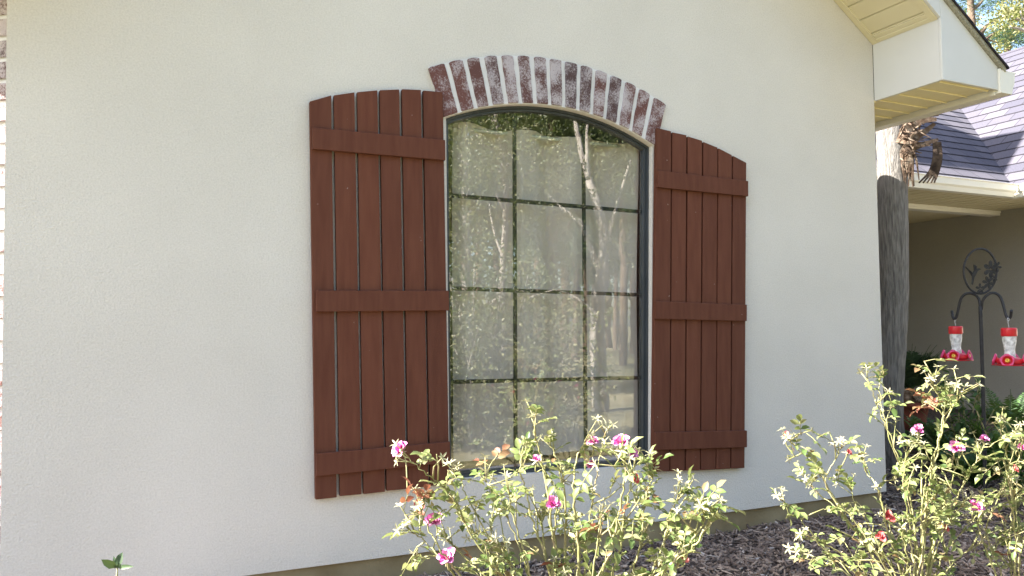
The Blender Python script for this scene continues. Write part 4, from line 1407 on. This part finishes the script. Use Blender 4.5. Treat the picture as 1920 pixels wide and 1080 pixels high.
def limb_crown(stems, rg, n, reach, up=.3):
    """side limbs off the upper part of the first stem; returns limbs and clump centres"""
    pts = smooth_path(stems[0][0], 6)
    out, cen = [], []
    for i in range(n):
        f = rg.uniform(.42, .98)
        p = pts[int(f * (len(pts) - 1))]
        d = rvec(rg); d.z = abs(d.z) * .5 + up; d.normalize()
        L = reach * rg.uniform(.5, 1) * (1.25 - .6 * f)
        m_ = p + d * L * .5 + Vector((0, 0, L * .08)); e = p + d * L + rvec(rg) * L * .15
        out.append(([p, m_, e], stems[0][1] * .30, .012))
        cen += [e, m_.lerp(e, .5) + rvec(rg) * .3, e + rvec(rg) * .5]
        for _ in range(2):
            e2 = m_ + (d + rvec(rg) * .9).normalized() * L * .55
            out.append(([m_, m_.lerp(e2, .5) + rvec(rg) * .1, e2], stems[0][1] * .14, .008))
            cen += [e2, e2 + rvec(rg) * .4]
    return out, cen

# behind the wing, top right of the picture
def px_tree(name, label, cat, D, stem_px, r0, clump_px, bark, leafm, seed, style, per, rad, size, limbs=(), group=None):
    stems = [([at(x, y, D) for x, y in stem_px], r0, r0 * .35)]
    g = at(stem_px[0][0], stem_px[0][1], D); stems[0][0].insert(0, Vector((g.x, g.y, -.1)))
    for lp, lr in limbs:
        stems.append(([at(x, y, D) for x, y in lp], lr, lr * .35))
    rg = random.Random(seed)
    cen = [at(x + rg.uniform(-6, 6), y + rg.uniform(-6, 6), D + rg.uniform(-1.5, 1.5)) for x, y in clump_px]
    return tree(name, label, cat, stems, cen, bark, leafm, seed, group, style, per, rad, size)
GB = "trees rising behind the wing roof"
px_tree("pine_tree", "dark pine with crooked bare limbs rising behind the wing roof ridge", "tree", 19, [(1822, 130), (1822, 60), (1818, -60), (1815, -200)], .13,
        [(1798, 4), (1812, -14), (1830, -22), (1850, -8), (1872, -12), (1895, -10), (1790, -30), (1860, -40), (1908, 30), (1880, 2), (1835, 12)], M_BARK_DARK, M_PINELEAF, 41, "needle", 170, .45, .26,
        [(((1822, 78), (1840, 60), (1858, 42), (1880, 30)), .07), (((1824, 92), (1842, 76), (1866, 62)), .06), (((1820, 20), (1838, 6), (1850, -10)), .06), (((1820, 50), (1804, 30), (1795, 8)), .05), (((1840, 60), (1848, 72), (1870, 80)), .035)], GB)
px_tree("oak_tree", "pale yellow green leafy tree in sunlight behind the wing roof at the right edge", "tree", 16, [(1940, 90), (1936, 60), (1925, 40), (1915, 20)], .12,
        [(1872, 35), (1885, 28), (1898, 22), (1912, 18), (1925, 12), (1880, 48), (1895, 42), (1910, 38), (1868, 46), (1900, 10), (1918, 30), (1935, 30), (1930, 50)], M_BARK_PALE, M_TUFT, 42, "leaf", 90, .34, .075,
        [(((1936, 62), (1915, 55), (1892, 50)), .05), (((1925, 40), (1905, 34), (1880, 30)), .05)], GB)
px_tree("pine_tree", "small dark pine silhouetted against the bright sky behind the roof ridge", "tree", 26, [(1890, 110), (1891, 80), (1892, 60)], .14,
        [(1880, 62), (1892, 58), (1904, 64), (1886, 72), (1898, 74), (1910, 74), (1874, 70)], M_BARK_DARK, M_PINELEAF, 43, "needle", 260, .5, .32,
        [(((1891, 82), (1880, 72)), .05), (((1891, 78), (1904, 68)), .05)], GB)
px_tree("oak_tree", "low leafy tree with pale foliage just above the wing roof slope", "tree", 21, [(1856, 150), (1857, 110), (1858, 90)], .12,
        [(1850, 92), (1862, 98), (1872, 88), (1843, 100), (1856, 104), (1880, 98)], M_BARK_PALE, M_TUFT, 44, "leaf", 60, .45, .09, (), GB)
px_tree("oak_tree", "broad leafy tree showing pale tufts behind the dark pine", "tree", 23, [(1806, 150), (1806, 80), (1806, 20)], .15,
        [(1800, 40), (1815, 48), (1808, 60), (1792, 52), (1818, 30), (1796, 24)], M_BARK_DARK, M_TUFT, 45, "leaf", 90, .42, .10, (), GB)

# across the lawn, behind the camera: what the window glass mirrors
GM = "trees across the lawn mirrored in the window"
def mtree(name, label, cat, D, stem_px, r0, bark, leafm, seed, style="leaf", n=9, reach=2.2, per=60, rad=.6, size=.13, limbs=(), extra=(), up=.3, r1f=.35, high=None):
    base = mir(stem_px[0][0], stem_px[0][1], D)
    st = [mir(x, y, D) for x, y in stem_px]
    st.insert(0, Vector((base.x, base.y, -.3)))
    if high:
        st.append(st[-1] + Vector((random.uniform(-.3, .3), random.uniform(-.3, .3), high)))
    stems = [(st, r0, r0 * r1f)]
    rg = random.Random(seed)
    lim, cen = limb_crown(stems, rg, n, reach, up) if n else ([], [])
    for lp, lr in limbs:
        stems.append(([mir(x, y, D + 0.25 * i) for i, (x, y) in enumerate(lp)], lr, lr * .4))
    cen += [mir(x, y, D + rg.uniform(-.8, .8)) for x, y in extra]
    return tree(name, label, cat, stems + lim, cen, bark, leafm, seed, GM, style, per, rad, size)
mtree("crape_myrtle", "pale forked tree trunk mirrored in the right half of the window", "tree", 10.5, [(1134, 760), (1130, 660), (1128, 575), (1140, 505)], .135, M_BARK_PALE, M_OAKLEAF, 61, n=0, r1f=.7,
      limbs=[(((1140, 508), (1138, 430), (1125, 372), (1108, 325), (1092, 258), (1085, 180)), .075), (((1137, 520), (1112, 455), (1096, 415), (1066, 392), (1030, 360)), .05), (((1110, 332), (1108, 270), (1112, 190)), .04),
             (((1142, 508), (1150, 440), (1165, 380), (1190, 300)), .045), (((1128, 590), (1090, 560), (1050, 545), (990, 560)), .02)],
      extra=[(1060, 380), (1030, 350), (1085, 170), (1110, 150), (1190, 290), (1180, 330), (1000, 540), (1060, 500), (1150, 240), (1060, 440), (1180, 450), (1010, 480), (985, 420), (1020, 400), (1160, 400), (1080, 330)], per=210, rad=.52, size=.052)
mtree("slender_tree", "slender pale tree mirrored in the upper middle panes", "tree", 9.5, [(950, 760), (951, 640), (949, 540), (950, 480), (957, 380), (950, 310), (941, 250), (932, 190)], .062, M_BARK_PALE, M_OAKLEAF, 62, n=7, reach=1.4, per=110, rad=.47, size=.052,
      limbs=[(((956, 345), (940, 315), (922, 300)), .022), (((949, 480), (935, 440), (925, 380)), .02)],
      extra=[(900, 300), (870, 350), (880, 420), (910, 480), (870, 540), (900, 600), (880, 270), (850, 240), (980, 300), (1000, 330), (930, 560), (860, 640), (900, 680)])
mtree("oak_tree", "dense green tree mirrored at the top of the window arch", "tree", 14, [(1040, 740), (1040, 500), (1040, 330), (1040, 200)], .16, M_BARK_DARK, M_OAKLEAF, 63, n=9, reach=3.0, per=190, rad=.78, size=.09,
      extra=[(1000, 240), (1030, 230), (1060, 240), (1020, 260), (1080, 230), (1010, 215), (1050, 215), (1100, 270), (980, 260), (1060, 190), (1010, 180), (950, 230), (920, 250)])
mtree("oak_tree", "leafy tree mirrored along the left panes of the window", "tree", 12.5, [(880, 740), (880, 560), (878, 380), (870, 220)], .11, M_BARK_PALE, M_PALELEAF, 64, n=10, reach=2.2, per=170, rad=.62, size=.065,
      extra=[(860, 300), (850, 400), (900, 360), (880, 500), (860, 560), (900, 250), (850, 480), (920, 430)])
for i, (x, D) in enumerate(((1172, 22), (1082, 26), (1061, 30), (1188, 34), (1040, 21), (1010, 28), (1155, 40), (1100, 38), (990, 34), (1205, 27), (930, 30), (870, 32))):
    lab = ["tall pine mirrored near the right jamb of the window", "tall pine mirrored just left of the right muntin", "straight pine mirrored in the middle of the window", "far pine mirrored close to the right jamb",
           "pine mirrored beside the shrubs in the middle panes", "pine mirrored right of the left muntin", "distant pine mirrored behind the forked trunk", "distant pine mirrored at the right muntin",
           "distant pine mirrored near the left muntin", "pine mirrored at the extreme right of the glass", "pine mirrored left of the left muntin", "pine mirrored near the left shutter"][i]
    gyy = 605 + F * 1.25 / D
    mtree("pine_tree", lab, "tree", D, [(x, gyy), (x + 2, 540), (x - 1, 380), (x, 200)], .15 + .03 * (i % 3), M_BARK_DARK, M_PINELEAF, 70 + i, "needle", 9, 3.2, 150, 1.0, .42, up=.1, high=4)
for i, (x, y, D, hgt) in enumerate(((985, 700, 7.6, 1.3), (895, 720, 7.4, 1.6), (930, 690, 10.0, 1.2))):
    lab = ["pale leafy bush mirrored low beside the left muntin", "tall leafy bush mirrored low in the left panes", "darker leafy bush mirrored behind the other two bushes"][i]
    p = mir(x, y, D); p.z = -.05
    rg = random.Random(90 + i)
    t = thing("leafy_bush", lab, "bush", p, "bushes across the lawn mirrored in the window")
    cb, lb = MB(), MB()
    for k in range(26):
        e = p + Vector((rg.uniform(-.7, .7), rg.uniform(-.6, .6), hgt * rg.uniform(.4, 1.1)))
        cb.tube(smooth_path([p, p.lerp(e, .5) + rvec(rg) * .1, e], 4), [.012 - .0012 * q for q in range(9)][:5 if False else 5] if False else .005, 5)
        crown_leaves(lb, [e, p.lerp(e, .7), p.lerp(e, .4)], .30, 95, .05, rg, .9)
    cb.build("stem", M_BARK_PALE, t); lb.build("foliage", M_PALELEAF if i % 2 == 0 else M_OAKLEAF, t)
# the far edge of the wood, one mass
b = MB()
rg = random.Random(99)
for k in range(150):
    a = rg.uniform(R(-82), R(82))
    d = rg.uniform(44, 62)
    c0 = Vector((-0.6 + math.sin(a) * d, -math.cos(a) * d, 0))
    h = rg.uniform(9, 17)
    b.tube([c0 - Vector((0, 0, 1)), c0 + Vector((rg.uniform(-.4, .4), 0, h * .9))], [.22, .08], 6, 1)
    for q in range(10):
        c = c0 + Vector((rg.gauss(0, 1.7), rg.gauss(0, 1.7), h * rg.uniform(.15, 1)))
        for _ in range(48):
            v = rvec(rg) * 1.9 * rg.random() ** .5
            leaflet(b, c + v, rvec(rg), rvec(rg, .5), rg.uniform(.22, .5), .22, 0)
b.build("far_woods", [M_OAKLEAF, M_BARK_DARK], kind="stuff")
